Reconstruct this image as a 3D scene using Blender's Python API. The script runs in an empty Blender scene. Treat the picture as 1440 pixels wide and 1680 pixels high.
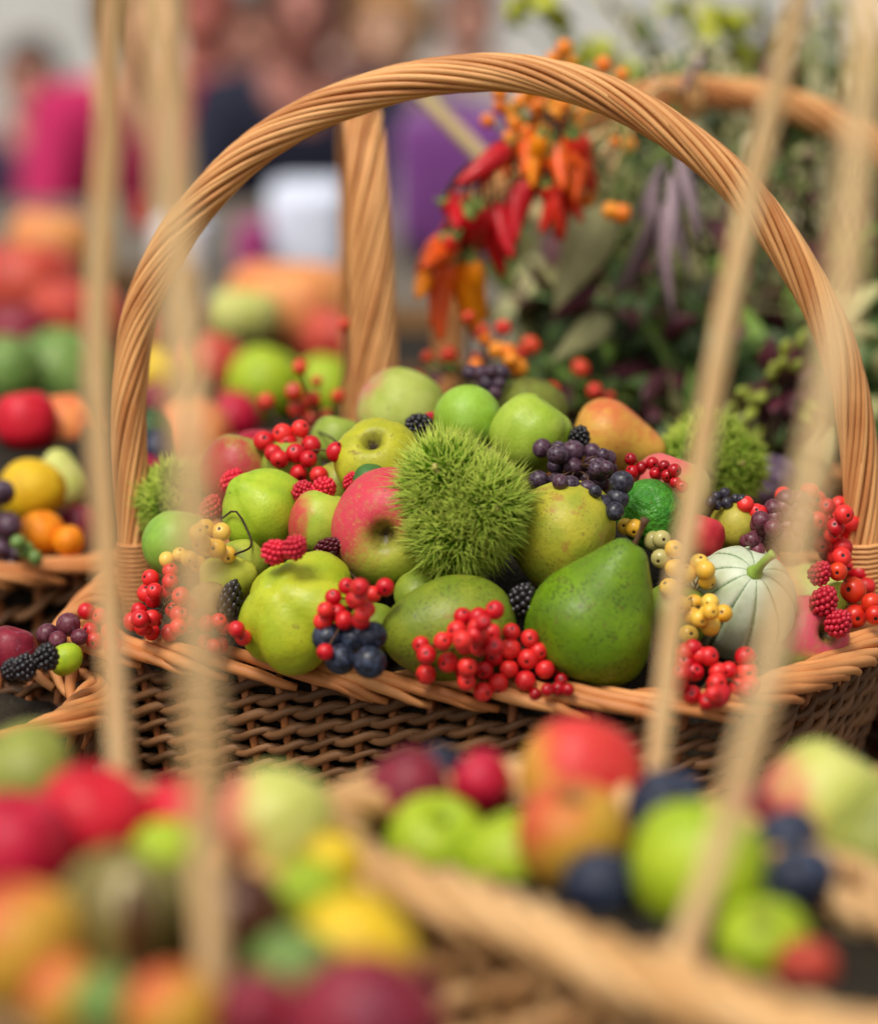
import bpy, math, random
import numpy as np
from mathutils import Vector, Quaternion, Matrix

# ------------------------------------------------------------------ camera, sky, sun, exposure
sc = bpy.context.scene
COL = sc.collection
PITCH = math.radians(12.0)
DIST, ZT, FPX = 1.5, 0.2, 4500.0            # focal length in photograph pixels (1440 wide)
fw = Vector((0, math.cos(PITCH), -math.sin(PITCH)))
up = Vector((0, math.sin(PITCH), math.cos(PITCH)))
rt = Vector((1, 0, 0))
CAM = Vector((0, 0, ZT)) - fw * DIST
cd = bpy.data.cameras.new('camera')
cam = bpy.data.objects.new('camera', cd)
COL.objects.link(cam)
cam.location = CAM
cam.rotation_euler = (math.pi / 2 - PITCH, 0, 0)
cd.sensor_fit = 'HORIZONTAL'
cd.sensor_width = 24
cd.lens = 24 * FPX / 1440
cd.clip_start = 0.05
cd.clip_end = 200
cd.dof.use_dof = True
cd.dof.focus_distance = 1.41
cd.dof.aperture_fstop = 2.4
cd.dof.aperture_blades = 9
sc.camera = cam

SUN_EL, SUN_AZ = math.radians(58), math.radians(212)   # azimuth clockwise from +Y
world = bpy.data.worlds.new('World')
sc.world = world
world.use_nodes = True
wn = world.node_tree
bg = wn.nodes['Background']
sky = wn.nodes.new('ShaderNodeTexSky')
sky.sky_type = 'NISHITA'
sky.sun_disc = False
sky.sun_elevation = SUN_EL
sky.sun_rotation = SUN_AZ
sky.dust_density = 4.0
hs = wn.nodes.new('ShaderNodeHueSaturation')           # overcast: a nearly grey sky
hs.inputs['Saturation'].default_value = 0.06
wn.links.new(sky.outputs[0], hs.inputs['Color'])
wn.links.new(hs.outputs[0], bg.inputs['Color'])
bg.inputs['Strength'].default_value = 0.09
sl = bpy.data.lights.new('sun', 'SUN')
sl.energy = 1.5
sl.angle = math.radians(20)
sl.color = (1.0, 0.92, 0.81)
sun = bpy.data.objects.new('sun', sl)
COL.objects.link(sun)
sdir = Vector((math.sin(SUN_AZ) * math.cos(SUN_EL), math.cos(SUN_AZ) * math.cos(SUN_EL), math.sin(SUN_EL)))
sun.rotation_euler = (-sdir).to_track_quat('-Z', 'Y').to_euler()
sun.location = (0, 0, 3)
sc.view_settings.view_transform = 'Standard'
sc.view_settings.look = 'None'
sc.view_settings.gamma = 1
sc.view_settings.exposure = 0.54
sc.cycles.use_denoising = True
sc.cycles.max_bounces = 6
sc.cycles.caustics_reflective = False
sc.cycles.caustics_refractive = False

# ------------------------------------------------------------------ helpers
rng = random.Random(7)
nrng = np.random.default_rng(11)


def S(r, g, b):
    def f(c):
        c /= 255.0
        return c / 12.92 if c <= 0.04045 else ((c + 0.055) / 1.055) ** 2.4
    return (f(r), f(g), f(b), 1.0)


def ray(px, py):
    return fw + rt * ((px - 720) / FPX) - up * ((py - 840) / FPX)


def at(px, py, y):
    r = ray(px, py)
    return CAM + r * ((y - CAM.y) / r.y)


def atz(px, py, z):
    r = ray(px, py)
    return CAM + r * ((z - CAM.z) / r.z)


def depth(p):
    return (Vector(p) - CAM).dot(fw)


def mpp(p):
    return depth(p) / FPX


def tag(o, label=None, cat=None, group=None, kind=None):
    if label: o['label'] = label
    if cat: o['category'] = cat
    if group: o['group'] = group
    if kind: o['kind'] = kind
    return o


def mesh(name, v, f, smooth=True):
    m = bpy.data.meshes.new(name)
    m.from_pydata([tuple(map(float, p)) for p in v], [], [tuple(map(int, q)) for q in f])
    if smooth:
        m.polygons.foreach_set('use_smooth', [True] * len(m.polygons))
    m.update()
    return m


def link(name, m, mat=None, parent=None, loc=None, q=None, s=None):
    o = bpy.data.objects.new(name, m)
    COL.objects.link(o)
    if mat is not None and m is not None and len(m.materials) == 0:
        m.materials.append(mat)
    elif mat is not None and m is not None and m.materials[0] is not mat:
        o.material_slots[0].link = 'OBJECT'
        o.material_slots[0].material = mat
    if parent: o.parent = parent
    if loc is not None: o.location = loc
    if q is not None:
        o.rotation_mode = 'QUATERNION'
        o.rotation_quaternion = q
    if s is not None: o.scale = s if hasattr(s, '__len__') else (s, s, s)
    return o


def empty(name, loc):
    o = bpy.data.objects.new(name, None)
    COL.objects.link(o)
    o.location = loc
    o.empty_display_size = 0.02
    return o


def catmull(pts, n, closed=False):
    P = np.array([list(p) for p in pts], float)
    if closed:
        P = np.vstack([P[-1], P, P[0], P[1]])
    else:
        P = np.vstack([2 * P[0] - P[1], P, 2 * P[-1] - P[-2]])
    out = []
    segs = len(P) - 3
    for i in range(segs):
        p0, p1, p2, p3 = P[i:i + 4]
        k = 12
        for j in range(k):
            t = j / k
            out.append(0.5 * ((2 * p1) + (-p0 + p2) * t + (2 * p0 - 5 * p1 + 4 * p2 - p3) * t * t + (-p0 + 3 * p1 - 3 * p2 + p3) * t ** 3))
    out.append(P[-2])
    out = np.array(out)
    d = np.concatenate([[0], np.cumsum(np.linalg.norm(np.diff(out, axis=0), axis=1))])
    s = np.linspace(0, d[-1], n + 1 if closed else n)
    if closed: s = s[:-1]
    return np.stack([np.interp(s, d, out[:, k]) for k in range(out.shape[1])], 1)


def frames(P, closed=False):
    n = len(P)
    if closed:
        T = np.roll(P, -1, 0) - np.roll(P, 1, 0)
    else:
        T = np.gradient(P, axis=0)
    T /= np.linalg.norm(T, axis=1, keepdims=True) + 1e-12
    a = np.array([0, 0, 1.0]) if abs(T[0][2]) < 0.9 else np.array([0, 1.0, 0])
    N = np.zeros_like(P)
    u = a - T[0] * a.dot(T[0])
    u /= np.linalg.norm(u)
    for i in range(n):
        u = u - T[i] * u.dot(T[i])
        u /= np.linalg.norm(u) + 1e-12
        N[i] = u
    return T, N, np.cross(T, N)


def tube(P, r, sides=6, closed=False, flat=1.0):
    P = np.asarray(P, float)
    n = len(P)
    r = np.broadcast_to(np.asarray(r, float), (n,))
    T, N, B = frames(P, closed)
    if closed:
        a = math.atan2(np.dot(N[0], B[-1]), np.dot(N[0], N[-1]))
        ph = np.linspace(0, a, n)
    else:
        ph = np.zeros(n)
    th = np.arange(sides) * 2 * math.pi / sides
    ang = th[None, :] + ph[:, None]
    V = P[:, None, :] + r[:, None, None] * (np.cos(ang)[..., None] * N[:, None, :] + flat * np.sin(ang)[..., None] * B[:, None, :])
    V = V.reshape(-1, 3).tolist()
    F = []
    m = n if closed else n - 1
    for i in range(m):
        i2 = (i + 1) % n
        for j in range(sides):
            j2 = (j + 1) % sides
            F.append((i * sides + j, i * sides + j2, i2 * sides + j2, i2 * sides + j))
    if not closed:
        F.append(tuple(range(sides))[::-1])
        F.append(tuple(range((n - 1) * sides, n * sides)))
    return V, F


class Acc:
    def __init__(s): s.v, s.f = [], []

    def add(s, vf):
        k = len(s.v)
        s.v += [tuple(p) for p in vf[0]]
        s.f += [tuple(i + k for i in q) for q in vf[1]]
        return s


def box(x0, x1, y0, y1, z0, z1):
    v = [(x, y, z) for z in (z0, z1) for y in (y0, y1) for x in (x0, x1)]
    f = [(0, 2, 3, 1), (4, 5, 7, 6), (0, 1, 5, 4), (2, 6, 7, 3), (0, 4, 6, 2), (1, 3, 7, 5)]
    return v, f


def uvsphere(nu=20, nv=14, fn=None):
    V, F = [], []
    for i in range(nv + 1):
        t = math.pi * i / nv
        for j in range(nu):
            p = 2 * math.pi * j / nu
            V.append((math.sin(t) * math.cos(p), math.sin(t) * math.sin(p), math.cos(t)))
    for i in range(nv):
        for j in range(nu):
            a, b = i * nu + j, i * nu + (j + 1) % nu
            F.append((a, a + nu, b + nu, b))
    V = np.array(V)
    if fn is not None: V = fn(V)
    return V, F


def wob(V, amp, freq, seed):
    r = np.random.default_rng(seed)
    d = np.zeros(len(V))
    for k in range(5):
        w = r.normal(size=3) * freq
        d += np.sin(V @ w + r.uniform(0, 6.28))
    return V * (1 + amp * d / 2.5)[:, None]


# ------------------------------------------------------------------ materials
def newmat(name):
    m = bpy.data.materials.new(name)
    m.use_nodes = True
    nt = m.node_tree
    return m, nt, nt.nodes['Principled BSDF']


def N(nt, t, **kw):
    n = nt.nodes.new(t)
    for k, v in kw.items(): setattr(n, k, v)
    return n


def mixc(nt, fac, a, b):
    m = N(nt, 'ShaderNodeMix', data_type='RGBA')
    for s, x in ((m.inputs[0], fac), (m.inputs[6], a), (m.inputs[7], b)):
        if hasattr(x, 'is_output'): nt.links.new(x, s)
        else: s.default_value = x
    return m.outputs[2]


def maprange(nt, x, a, b, c=0.0, d=1.0, smooth=True):
    m = N(nt, 'ShaderNodeMapRange')
    if smooth: m.interpolation_type = 'SMOOTHSTEP'
    nt.links.new(x, m.inputs[0])
    for i, v in zip((1, 2, 3, 4), (a, b, c, d)): m.inputs[i].default_value = v
    return m.outputs[0]


def noise(nt, vec, scale, detail=3, rough=0.5):
    n = N(nt, 'ShaderNodeTexNoise')
    n.inputs['Scale'].default_value = scale
    n.inputs['Detail'].default_value = detail
    n.inputs['Roughness'].default_value = rough
    if vec is not None: nt.links.new(vec, n.inputs['Vector'])
    return n.outputs[0]


def math2(nt, op, a, b):
    m = N(nt, 'ShaderNodeMath', operation=op)
    for s, x in zip(m.inputs, (a, b)):
        if hasattr(x, 'is_output'): nt.links.new(x, s)
        else: s.default_value = x
    return m.outputs[0]


def skin(name, c1, c2=None, blush=None, bdir=(0, 0, 1), lo=-0.2, hi=0.6, bn=0.6, speck=None, speckn=0.5,
         speck_scale=16, rough=0.42, bump=0.02, streak=0.0, pole=None, seed=0.0, bscale=14, sheen=0.0, patch=None, pn=0.62, cavity=False):
    """fruit skin: two ground tones, a blush on one side, lenticel dots, russet patch, optional dark pole"""
    m, nt, b = newmat(name)
    tc = N(nt, 'ShaderNodeTexCoord')
    mp = N(nt, 'ShaderNodeMapping')
    mp.inputs['Location'].default_value = (seed * 3.1, seed * 1.7, seed)
    nt.links.new(tc.outputs['Object'], mp.inputs[0])
    v = mp.outputs[0]
    n1 = noise(nt, v, 1.7, 4)
    col = mixc(nt, maprange(nt, n1, 0.35, 0.68), c1, c2 or tuple(x * 0.8 for x in c1[:3]) + (1,))
    if blush:
        dp = N(nt, 'ShaderNodeVectorMath', operation='DOT_PRODUCT')
        nt.links.new(tc.outputs['Object'], dp.inputs[0])
        dp.inputs[1].default_value = Vector(bdir).normalized()
        n2 = noise(nt, v, 2.2, 5, 0.6)
        x = math2(nt, 'ADD', dp.outputs['Value'], math2(nt, 'MULTIPLY', math2(nt, 'SUBTRACT', n2, 0.5), bn * 2))
        if streak:
            ms = N(nt, 'ShaderNodeMapping')
            ms.inputs['Scale'].default_value = (9, 9, 0.8)
            nt.links.new(tc.outputs['Object'], ms.inputs[0])
            n3 = noise(nt, ms.outputs[0], 1.4, 3)
            x = math2(nt, 'ADD', x, math2(nt, 'MULTIPLY', math2(nt, 'SUBTRACT', n3, 0.5), streak * 2))
        col = mixc(nt, maprange(nt, x, lo, hi), col, blush)
    if patch:
        n4 = noise(nt, v, 3.1, 6, 0.65)
        col = mixc(nt, maprange(nt, n4, pn, pn + 0.12, 0, 0.75), col, patch)
    if speck:
        vo = N(nt, 'ShaderNodeTexVoronoi')
        vo.inputs['Scale'].default_value = speck_scale
        nt.links.new(v, vo.inputs['Vector'])
        ng = noise(nt, v, 2.6, 2)
        thr = math2(nt, 'MULTIPLY', maprange(nt, ng, 0.25, 0.7, .25, 1), 0.30 * speckn)
        d = math2(nt, 'LESS_THAN', vo.outputs['Distance'], thr)
        col = mixc(nt, math2(nt, 'MULTIPLY', d, 0.75), col, speck)
    vs = N(nt, 'ShaderNodeTexVoronoi')
    vs.inputs['Scale'].default_value = 2.3
    wv = N(nt, 'ShaderNodeVectorMath', operation='ADD')
    nd = N(nt, 'ShaderNodeTexNoise')
    nd.inputs['Scale'].default_value = 6.0
    nt.links.new(v, nd.inputs['Vector'])
    sv = N(nt, 'ShaderNodeVectorMath', operation='SCALE')
    nt.links.new(nd.outputs[1], sv.inputs[0])
    sv.inputs['Scale'].default_value = 0.28
    nt.links.new(v, wv.inputs[0])
    nt.links.new(sv.outputs[0], wv.inputs[1])
    nt.links.new(wv.outputs[0], vs.inputs['Vector'])
    col = mixc(nt, maprange(nt, vs.outputs['Distance'], 0.05, 0.14, 0.55, 0), col, S(110, 82, 44))      # healed scars
    nm_ = noise(nt, v, 7.5, 5, 0.65)
    col = mixc(nt, maprange(nt, nm_, 0.45, 0.75, 0, 0.35), col, tuple(x * 0.62 for x in c1[:3]) + (1,))
    if cavity:
        sp = N(nt, 'ShaderNodeSeparateXYZ')
        nt.links.new(tc.outputs['Object'], sp.inputs[0])
        rho = math2(nt, 'SQRT', math2(nt, 'ADD', math2(nt, 'MULTIPLY', sp.outputs[0], sp.outputs[0]), math2(nt, 'MULTIPLY', sp.outputs[1], sp.outputs[1])), 0.0)
        rho = math2(nt, 'ADD', rho, math2(nt, 'MULTIPLY', math2(nt, 'SUBTRACT', nm_, 0.5), 0.35))
        low = math2(nt, 'LESS_THAN', sp.outputs[2], 0.0)
        col = mixc(nt, math2(nt, 'MULTIPLY', low, maprange(nt, rho, 0.12, 0.42, 0.85, 0)), col, S(112, 108, 40))
        col = mixc(nt, math2(nt, 'MULTIPLY', low, maprange(nt, rho, 0.05, 0.2, 0.9, 0)), col, S(70, 54, 28))
    if pole:
        sx = N(nt, 'ShaderNodeSeparateXYZ')
        nt.links.new(tc.outputs['Object'], sx.inputs[0])
        col = mixc(nt, maprange(nt, sx.outputs[2], pole[1], pole[2]), col, pole[0])
    nt.links.new(col, b.inputs['Base Color'])
    b.inputs['Roughness'].default_value = rough
    b.inputs['Specular IOR Level'].default_value = 0.3
    if sheen:
        b.inputs['Sheen Weight'].default_value = sheen
    nb = noise(nt, v, bscale, 3)
    bp = N(nt, 'ShaderNodeBump')
    bp.inputs['Strength'].default_value = min(1, bump * 4)
    bp.inputs['Distance'].default_value = 0.02
    nt.links.new(nb, bp.inputs['Height'])
    nt.links.new(bp.outputs[0], b.inputs['Normal'])
    rn = maprange(nt, noise(nt, v, 5, 3), 0.3, 0.7, rough - 0.07, rough + 0.1)
    nt.links.new(rn, b.inputs['Roughness'])
    return m


def wicker(name, c1, c2, rough=0.55):
    m, nt, b = newmat(name)
    oi = N(nt, 'ShaderNodeObjectInfo')
    ge = N(nt, 'ShaderNodeNewGeometry')
    n1 = noise(nt, ge.outputs['Position'], 38, 4)
    n2 = noise(nt, ge.outputs['Position'], 420, 3, 0.7)
    f = math2(nt, 'ADD', math2(nt, 'MULTIPLY', oi.outputs['Random'], 0.55), math2(nt, 'MULTIPLY', n1, 0.6))
    col = mixc(nt, maprange(nt, f, 0.25, 0.95), c1, c2)
    col = mixc(nt, maprange(nt, n2, 0.62, 0.8, 0, 0.45), col, tuple(x * 0.35 for x in c2[:3]) + (1,))
    nt.links.new(col, b.inputs['Base Color'])
    b.inputs['Roughness'].default_value = rough
    b.inputs['Specular IOR Level'].default_value = 0.35
    bp = N(nt, 'ShaderNodeBump')
    bp.inputs['Strength'].default_value = 0.25
    bp.inputs['Distance'].default_value = 0.0006
    nt.links.new(n2, bp.inputs['Height'])
    nt.links.new(bp.outputs[0], b.inputs['Normal'])
    return m


def plain(name, c, rough=0.6, var=0.25, scale=6, bump=0.0, spec=0.4, sheen=0.0, trans=0.0):
    m, nt, b = newmat(name)
    tc = N(nt, 'ShaderNodeTexCoord')
    oi = N(nt, 'ShaderNodeObjectInfo')
    n1 = noise(nt, tc.outputs['Object'], scale, 4)
    f = math2(nt, 'ADD', math2(nt, 'MULTIPLY', n1, 0.7), math2(nt, 'MULTIPLY', oi.outputs['Random'], 0.45))
    dk = tuple(x * (1 - var) for x in c[:3]) + (1,)
    lt = tuple(min(1, x * (1 + var * 0.7)) for x in c[:3]) + (1,)
    nt.links.new(mixc(nt, maprange(nt, f, 0.25, 0.85), dk, lt), b.inputs['Base Color'])
    b.inputs['Roughness'].default_value = rough
    b.inputs['Specular IOR Level'].default_value = spec
    if sheen: b.inputs['Sheen Weight'].default_value = sheen
    if trans:
        b.inputs['Subsurface Weight'].default_value = trans
        b.inputs['Subsurface Radius'].default_value = (0.4, 0.2, 0.1)
        b.inputs['Subsurface Scale'].default_value = 0.006
    if bump:
        bp = N(nt, 'ShaderNodeBump')
        bp.inputs['Strength'].default_value = bump
        bp.inputs['Distance'].default_value = 0.01
        nt.links.new(noise(nt, tc.outputs['Object'], scale * 5, 4), bp.inputs['Height'])
        nt.links.new(bp.outputs[0], b.inputs['Normal'])
    return m


def berrymat(name, c, c2, spot=(0.012, 0.006, 0.004, 1), rough=0.28, bloom=None, spotz=-0.9):
    """berry skin, colour drifts from berry to berry, dark dry calyx scar at the lower pole, grey bloom on sloes and grapes"""
    m, nt, b = newmat(name)
    tc = N(nt, 'ShaderNodeTexCoord')
    oi = N(nt, 'ShaderNodeObjectInfo')
    ad = N(nt, 'ShaderNodeVectorMath', operation='ADD')
    nt.links.new(tc.outputs['Object'], ad.inputs[0])
    nt.links.new(oi.outputs['Location'], ad.inputs[1])
    n1 = noise(nt, ad.outputs[0], 1.3, 3)
    f = math2(nt, 'ADD', math2(nt, 'MULTIPLY', n1, 0.7), math2(nt, 'MULTIPLY', oi.outputs['Random'], 0.5))
    col = mixc(nt, maprange(nt, f, 0.3, 0.85), c, c2)
    if bloom:
        nb = noise(nt, ad.outputs[0], 2.4, 5, 0.65)
        bf = maprange(nt, nb, 0.38, 0.7, 0.0, 0.75)
        col = mixc(nt, bf, col, bloom)
        nt.links.new(maprange(nt, nb, 0.38, 0.7, rough, 0.6), b.inputs['Roughness'])
    else:
        b.inputs['Roughness'].default_value = rough
    if spot:
        sx = N(nt, 'ShaderNodeSeparateXYZ')
        nt.links.new(tc.outputs['Object'], sx.inputs[0])
        rh = math2(nt, 'ADD', math2(nt, 'MULTIPLY', sx.outputs[0], sx.outputs[0]), math2(nt, 'MULTIPLY', sx.outputs[1], sx.outputs[1]))
        col = mixc(nt, math2(nt, 'MULTIPLY', math2(nt, 'LESS_THAN', sx.outputs[2], 0.0), maprange(nt, rh, 0.02, 0.05, 1, 0)), col, spot)
    nt.links.new(col, b.inputs['Base Color'])
    b.inputs['Specular IOR Level'].default_value = 0.45
    return m


M = {}
M['rim'] = wicker('willow_tan', S(220, 152, 92), S(182, 112, 60))
M['handle'] = wicker('willow_handle', S(228, 170, 108), S(182, 116, 64))
M['weave'] = wicker('willow_weave_shaded', S(140, 97, 60), S(84, 56, 32))  # same willow as the rim; shade on the walls is darkened into this colour
M['stake'] = wicker('willow_stake', S(178, 112, 64), S(140, 82, 44))
M['pale'] = wicker('willow_pale', S(226, 184, 130), S(196, 148, 92))
M['paleweave'] = wicker('willow_pale_weave', S(216, 174, 122), S(176, 128, 80))
M['cream'] = wicker('willow_cream', S(252, 224, 174), S(228, 182, 120))
M['twig'] = plain('twig', S(96, 66, 40), 0.7)
M['darktwig'] = plain('dark_twig', S(62, 40, 28), 0.7)
M['greenstem'] = plain('green_stem', S(112, 130, 60), 0.6)
M['calyx'] = plain('dry_calyx', S(58, 44, 28), 0.8)
M['rowan'] = berrymat('rowan_skin', S(236, 52, 46), S(196, 12, 30), rough=0.38)
M['currant'] = berrymat('currant_skin', S(190, 14, 28), S(150, 8, 22), rough=0.22)
M['yellowberry'] = berrymat('yellow_berry_skin', S(240, 200, 84), S(232, 176, 50), spot=S(70, 40, 20), rough=0.32, spotz=-0.93)
M['sloe'] = berrymat('sloe_skin', S(26, 28, 40), S(16, 16, 24), spot=None, bloom=S(74, 88, 116), rough=0.35)
M['grape'] = berrymat('grape_skin', S(70, 34, 48), S(40, 24, 38), spot=None, bloom=S(112, 92, 112), rough=0.3)
M['blackgrape'] = berrymat('black_grape_skin', S(34, 26, 38), S(20, 18, 26), spot=None, bloom=S(82, 80, 98), rough=0.3)
M['wine'] = berrymat('wine_grape_skin', S(104, 36, 48), S(78, 24, 40), spot=None, bloom=S(132, 82, 96), rough=0.3)
M['hip'] = berrymat('rosehip_skin', S(222, 66, 30), S(206, 34, 26), rough=0.3)
M['redhip'] = berrymat('red_hip_skin', S(206, 44, 30), S(214, 70, 30), rough=0.32)
M['orangehip'] = berrymat('orange_hip_skin', S(240, 150, 30), S(232, 116, 20), spot=S(90, 60, 20), rough=0.35)
M['blackberry'] = plain('blackberry_skin', S(26, 20, 26), 0.22, 0.5, spec=0.6)
M['mulberry'] = plain('mulberry_skin', S(96, 16, 34), 0.28, 0.4)
M['raspberry'] = plain('raspberry_skin', S(206, 34, 58), 0.42, 0.25, trans=0.15)
M['leafg'] = plain('leaf_green', S(104, 132, 52), 0.55, 0.35)
M['leafd'] = plain('leaf_dark', S(66, 88, 42), 0.5, 0.4)
M['leafm'] = plain('leaf_maroon', S(84, 36, 46), 0.5, 0.4)
M['leafp'] = plain('leaf_grey_purple', S(166, 142, 150), 0.6, 0.25)
M['leafo'] = plain('leaf_olive', S(176, 172, 118), 0.6, 0.3)
M['leafy'] = plain('leaf_lime', S(176, 180, 40), 0.55, 0.3)

# ------------------------------------------------------------------ setting: floor, tent wall, table
ZF = -0.75


def plane_grid(x0, x1, y0, y1, z):
    return [(x0, y0, z), (x1, y0, z), (x1, y1, z), (x0, y1, z)], [(0, 1, 2, 3)]


m_floor = plain('trodden_grass_floor', S(120, 118, 96), 0.9, 0.3, 1.5, 0.3)
fl = link('ground', mesh('ground', *plane_grid(-40, 40, -12, 60, ZF)), m_floor)
tag(fl, 'trodden pale green ground under the tables', 'ground', kind='structure')

m_tent = plain('tent_canvas', S(200, 198, 196), 0.8, 0.06, 0.7, 0.1)
nx, nz = 160, 12
V, F = [], []
for j in range(nz + 1):
    for i in range(nx + 1):
        x = -14 + 28 * i / nx
        z = ZF + 4.2 * j / nz
        V.append((x, 11 + 0.05 * math.sin(x * 5.1) + 0.03 * math.sin(x * 11.7 + z), z))
for j in range(nz):
    for i in range(nx):
        a = j * (nx + 1) + i
        F.append((a, a + 1, a + nx + 2, a + nx + 1))
wall = link('tent_wall', mesh('tent_wall', V, F), m_tent)
tag(wall, 'pale grey canvas tent wall far behind the people', 'tent wall', kind='structure')

m_table = plain('table_cloth_white', S(104, 96, 84), 0.8, 0.15, 3, 0.2)
tab = empty('display_table', (0, 1.2, ZF))
top = Acc().add(box(-2.4, 2.4, -2.6, 2.6, 0.72, 0.7499))
link('tabletop', mesh('tabletop', top.v, top.f, False), m_table, tab)
m_leg = plain('table_leg_wood', S(120, 90, 60), 0.6)
for sx in (-2.3, 2.3):
    for sy in (-2.5, 2.5):
        link('leg', mesh('table_leg', *box(sx - .035, sx + .035, sy - .035, sy + .035, 0, 0.72), False), m_leg, tab)
tag(tab, 'long pale display table carrying all the fruit baskets', 'table')


# ------------------------------------------------------------------ wicker baskets
def superellipse(cx, cy, a, b, yaw, n=2.4):
    t = np.linspace(0, 2 * np.pi, 64, endpoint=False)
    x = a * np.sign(np.cos(t)) * np.abs(np.cos(t)) ** (2 / n)
    y = b * np.sign(np.sin(t)) * np.abs(np.sin(t)) ** (2 / n)
    c, s = math.cos(yaw), math.sin(yaw)
    return [(cx + c * u - s * v, cy + s * u + c * v) for u, v in zip(x, y)]


def rope(parent, org, P, R, nstr, rs, turns, mat, sides=6, sub=3, flat=1.0, name='strand', phase=0.0):
    """a handle laid up from twisted rods round a core; every rod is a mesh of its own"""
    P = np.asarray(P) - np.array(org)
    T, Nn, B = frames(P)
    n = len(P)
    Rv = np.broadcast_to(np.asarray(R, float), (n,))
    link('core', mesh('core', *tube(P, Rv * 0.82, 10, flat=flat)), mat, parent)
    tt = np.linspace(0, 1, n)
    for k in range(nstr):
        jit = rng.uniform(-0.06, 0.06)
        a = 2 * math.pi * (k / nstr + turns * tt + phase) + jit + 0.12 * np.sin(tt * rng.uniform(8, 20) + k)
        Q = P + Rv[:, None] * (np.cos(a)[:, None] * Nn + flat * np.sin(a)[:, None] * B)
        r = rs * rng.uniform(0.9, 1.1)
        link(name, mesh(name, *tube(Q, r * Rv / Rv.max() ** 1.0, sides)), mat, parent)


def basket(name, label, plan, zr, rows, nst, rod, mats, group='wicker baskets of fruit on the table',
           flare=0.82, border=5, seed=1, wall_part=True, slant=0.75, sides=5, zb=0.004, shape=None):
    """plan: closed rim outline seen from above. Walls: stakes and one woven rod per row; rim: a rolled border of rods"""
    r0 = random.Random(seed)
    C = np.mean(np.array(plan), 0)
    org = Vector((C[0], C[1], 0.0))
    e = empty(name, org)
    tag(e, label, 'basket', group)
    ring = catmull([(x - C[0], y - C[1], 0) for x, y in plan], nst * 8, True)
    npt = len(ring)

    def prof(u):              # outward scale against height 0..1
        return flare + (1 - flare) * (u ** 0.8)

    Tn = np.roll(ring, -1, 0) - np.roll(ring, 1, 0)
    Tn /= np.linalg.norm(Tn, axis=1, keepdims=True)
    out = np.stack([Tn[:, 1], -Tn[:, 0], Tn[:, 2] * 0], 1)
    if np.sum(out * ring) < 0: out = -out
    mw, ms, mr = mats
    H = zr - zb
    zoff = shape if shape is not None else (lambda q: 0.0)
    zo = np.array([zoff(i / npt) for i in range(npt)])
    # floor of the basket
    fl_ = [tuple(p * (flare - 0.01) + np.array([0, 0, zb])) for p in ring[::4]]
    k = len(fl_)
    link('base', mesh('base', fl_ + [(0, 0, zb)], [(i, (i + 1) % k, k) for i in range(k)], False), mw, e)
    wl = empty('wall', (0, 0, 0))
    wl.parent = e
    for s in range(nst):
        i = s * 8
        Q = []
        for u in np.linspace(0, 1.02, 8):
            Q.append(ring[i] * prof(u) + np.array([0, 0, zb + u * (H + zo[i])]))
        link('stake', mesh('stake', *tube(Q, rod * 0.95, 5)), ms, wl)
    ph = np.arange(npt) * math.pi / 8.0
    pitch = (H - rod * 2) / rows
    for j in range(rows):
        u = (j + 0.5) / rows
        p2 = ph + (math.pi if j % 2 else 0)
        amp = rod * 1.1
        ir = np.array([r0.uniform(-1, 1) for _ in range(nst)])
        wig = np.interp(np.arange(npt), np.arange(nst) * 8, ir)
        Q = ring * prof(u) + out * (amp * np.cos(p2))[:, None]
        Q[:, 2] += zb + rod + u * (H + zo - rod * 2) + slant * pitch * np.sin(p2) + wig * rod * 0.35
        rr = rod * (0.92 + 0.12 * np.sin(ph * 0.37 + j * 2.1)) * r0.uniform(0.85, 1.15)
        link('weaver', mesh('weaver', *tube(Q, rr, sides, True)), mw, wl)
    # rolled border
    span = border
    brod = min(rod, .0028) if zr < .14 else .003
    Rb = brod * 3.0
    for s in range(nst):
        m_ = 22
        Q = []
        i0 = s * 8 + r0.uniform(-2, 2)
        L = span * 8 + r0.uniform(-4, 6)
        rr = brod * r0.uniform(1.0, 1.35)
        lift = r0.uniform(-0.25, 0.35) * brod
        for t in np.linspace(0, 1, m_):
            x = (i0 + L * t) % npt
            ia = int(x) % npt
            ib = (ia + 1) % npt
            w = x - int(x)
            p = ring[ia] * (1 - w) + ring[ib] * w
            o = out[ia] * (1 - w) + out[ib] * w
            zz = zo[ia]
            if t < 0.3:
                a = math.radians(215 - 130 * (t / 0.3))
            elif t < 0.85:
                a = math.radians(85 - 85 * ((t - 0.3) / 0.55))
            else:
                a = math.radians(0 - 55 * ((t - 0.85) / 0.15))
            R_ = Rb * (1 + 0.12 * math.sin(t * 9 + s)) + lift
            Q.append(p + o * (R_ * 1.25 * math.cos(a)) + np.array([0, 0, zr + zz + Rb * 0.55 + R_ * 0.8 * math.sin(a)]))
        rad = rr * np.concatenate([np.linspace(0.7, 1, 6), np.ones(m_ - 12), np.linspace(1, 0.62, 6)])
        link('border_rod', mesh('border_rod', *tube(Q, rad, 6)), mr, e)
    return e, org


def binding(parent, org, P, R, rw, mat, name='binding'):
    P = np.asarray(P) - np.array(org)
    L = np.linalg.norm(P[-1] - P[0])
    turns = int(L / (rw * 2.05))
    Pd = catmull(P, turns * 10)
    T, Nn, B = frames(Pd)
    a = np.arange(len(Pd)) * 2 * math.pi / 10
    Q = Pd + (R * np.cos(a))[:, None] * Nn + (R * np.sin(a))[:, None] * B
    link(name, mesh(name, *tube(Q, rw, 5)), mat, parent)


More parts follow.
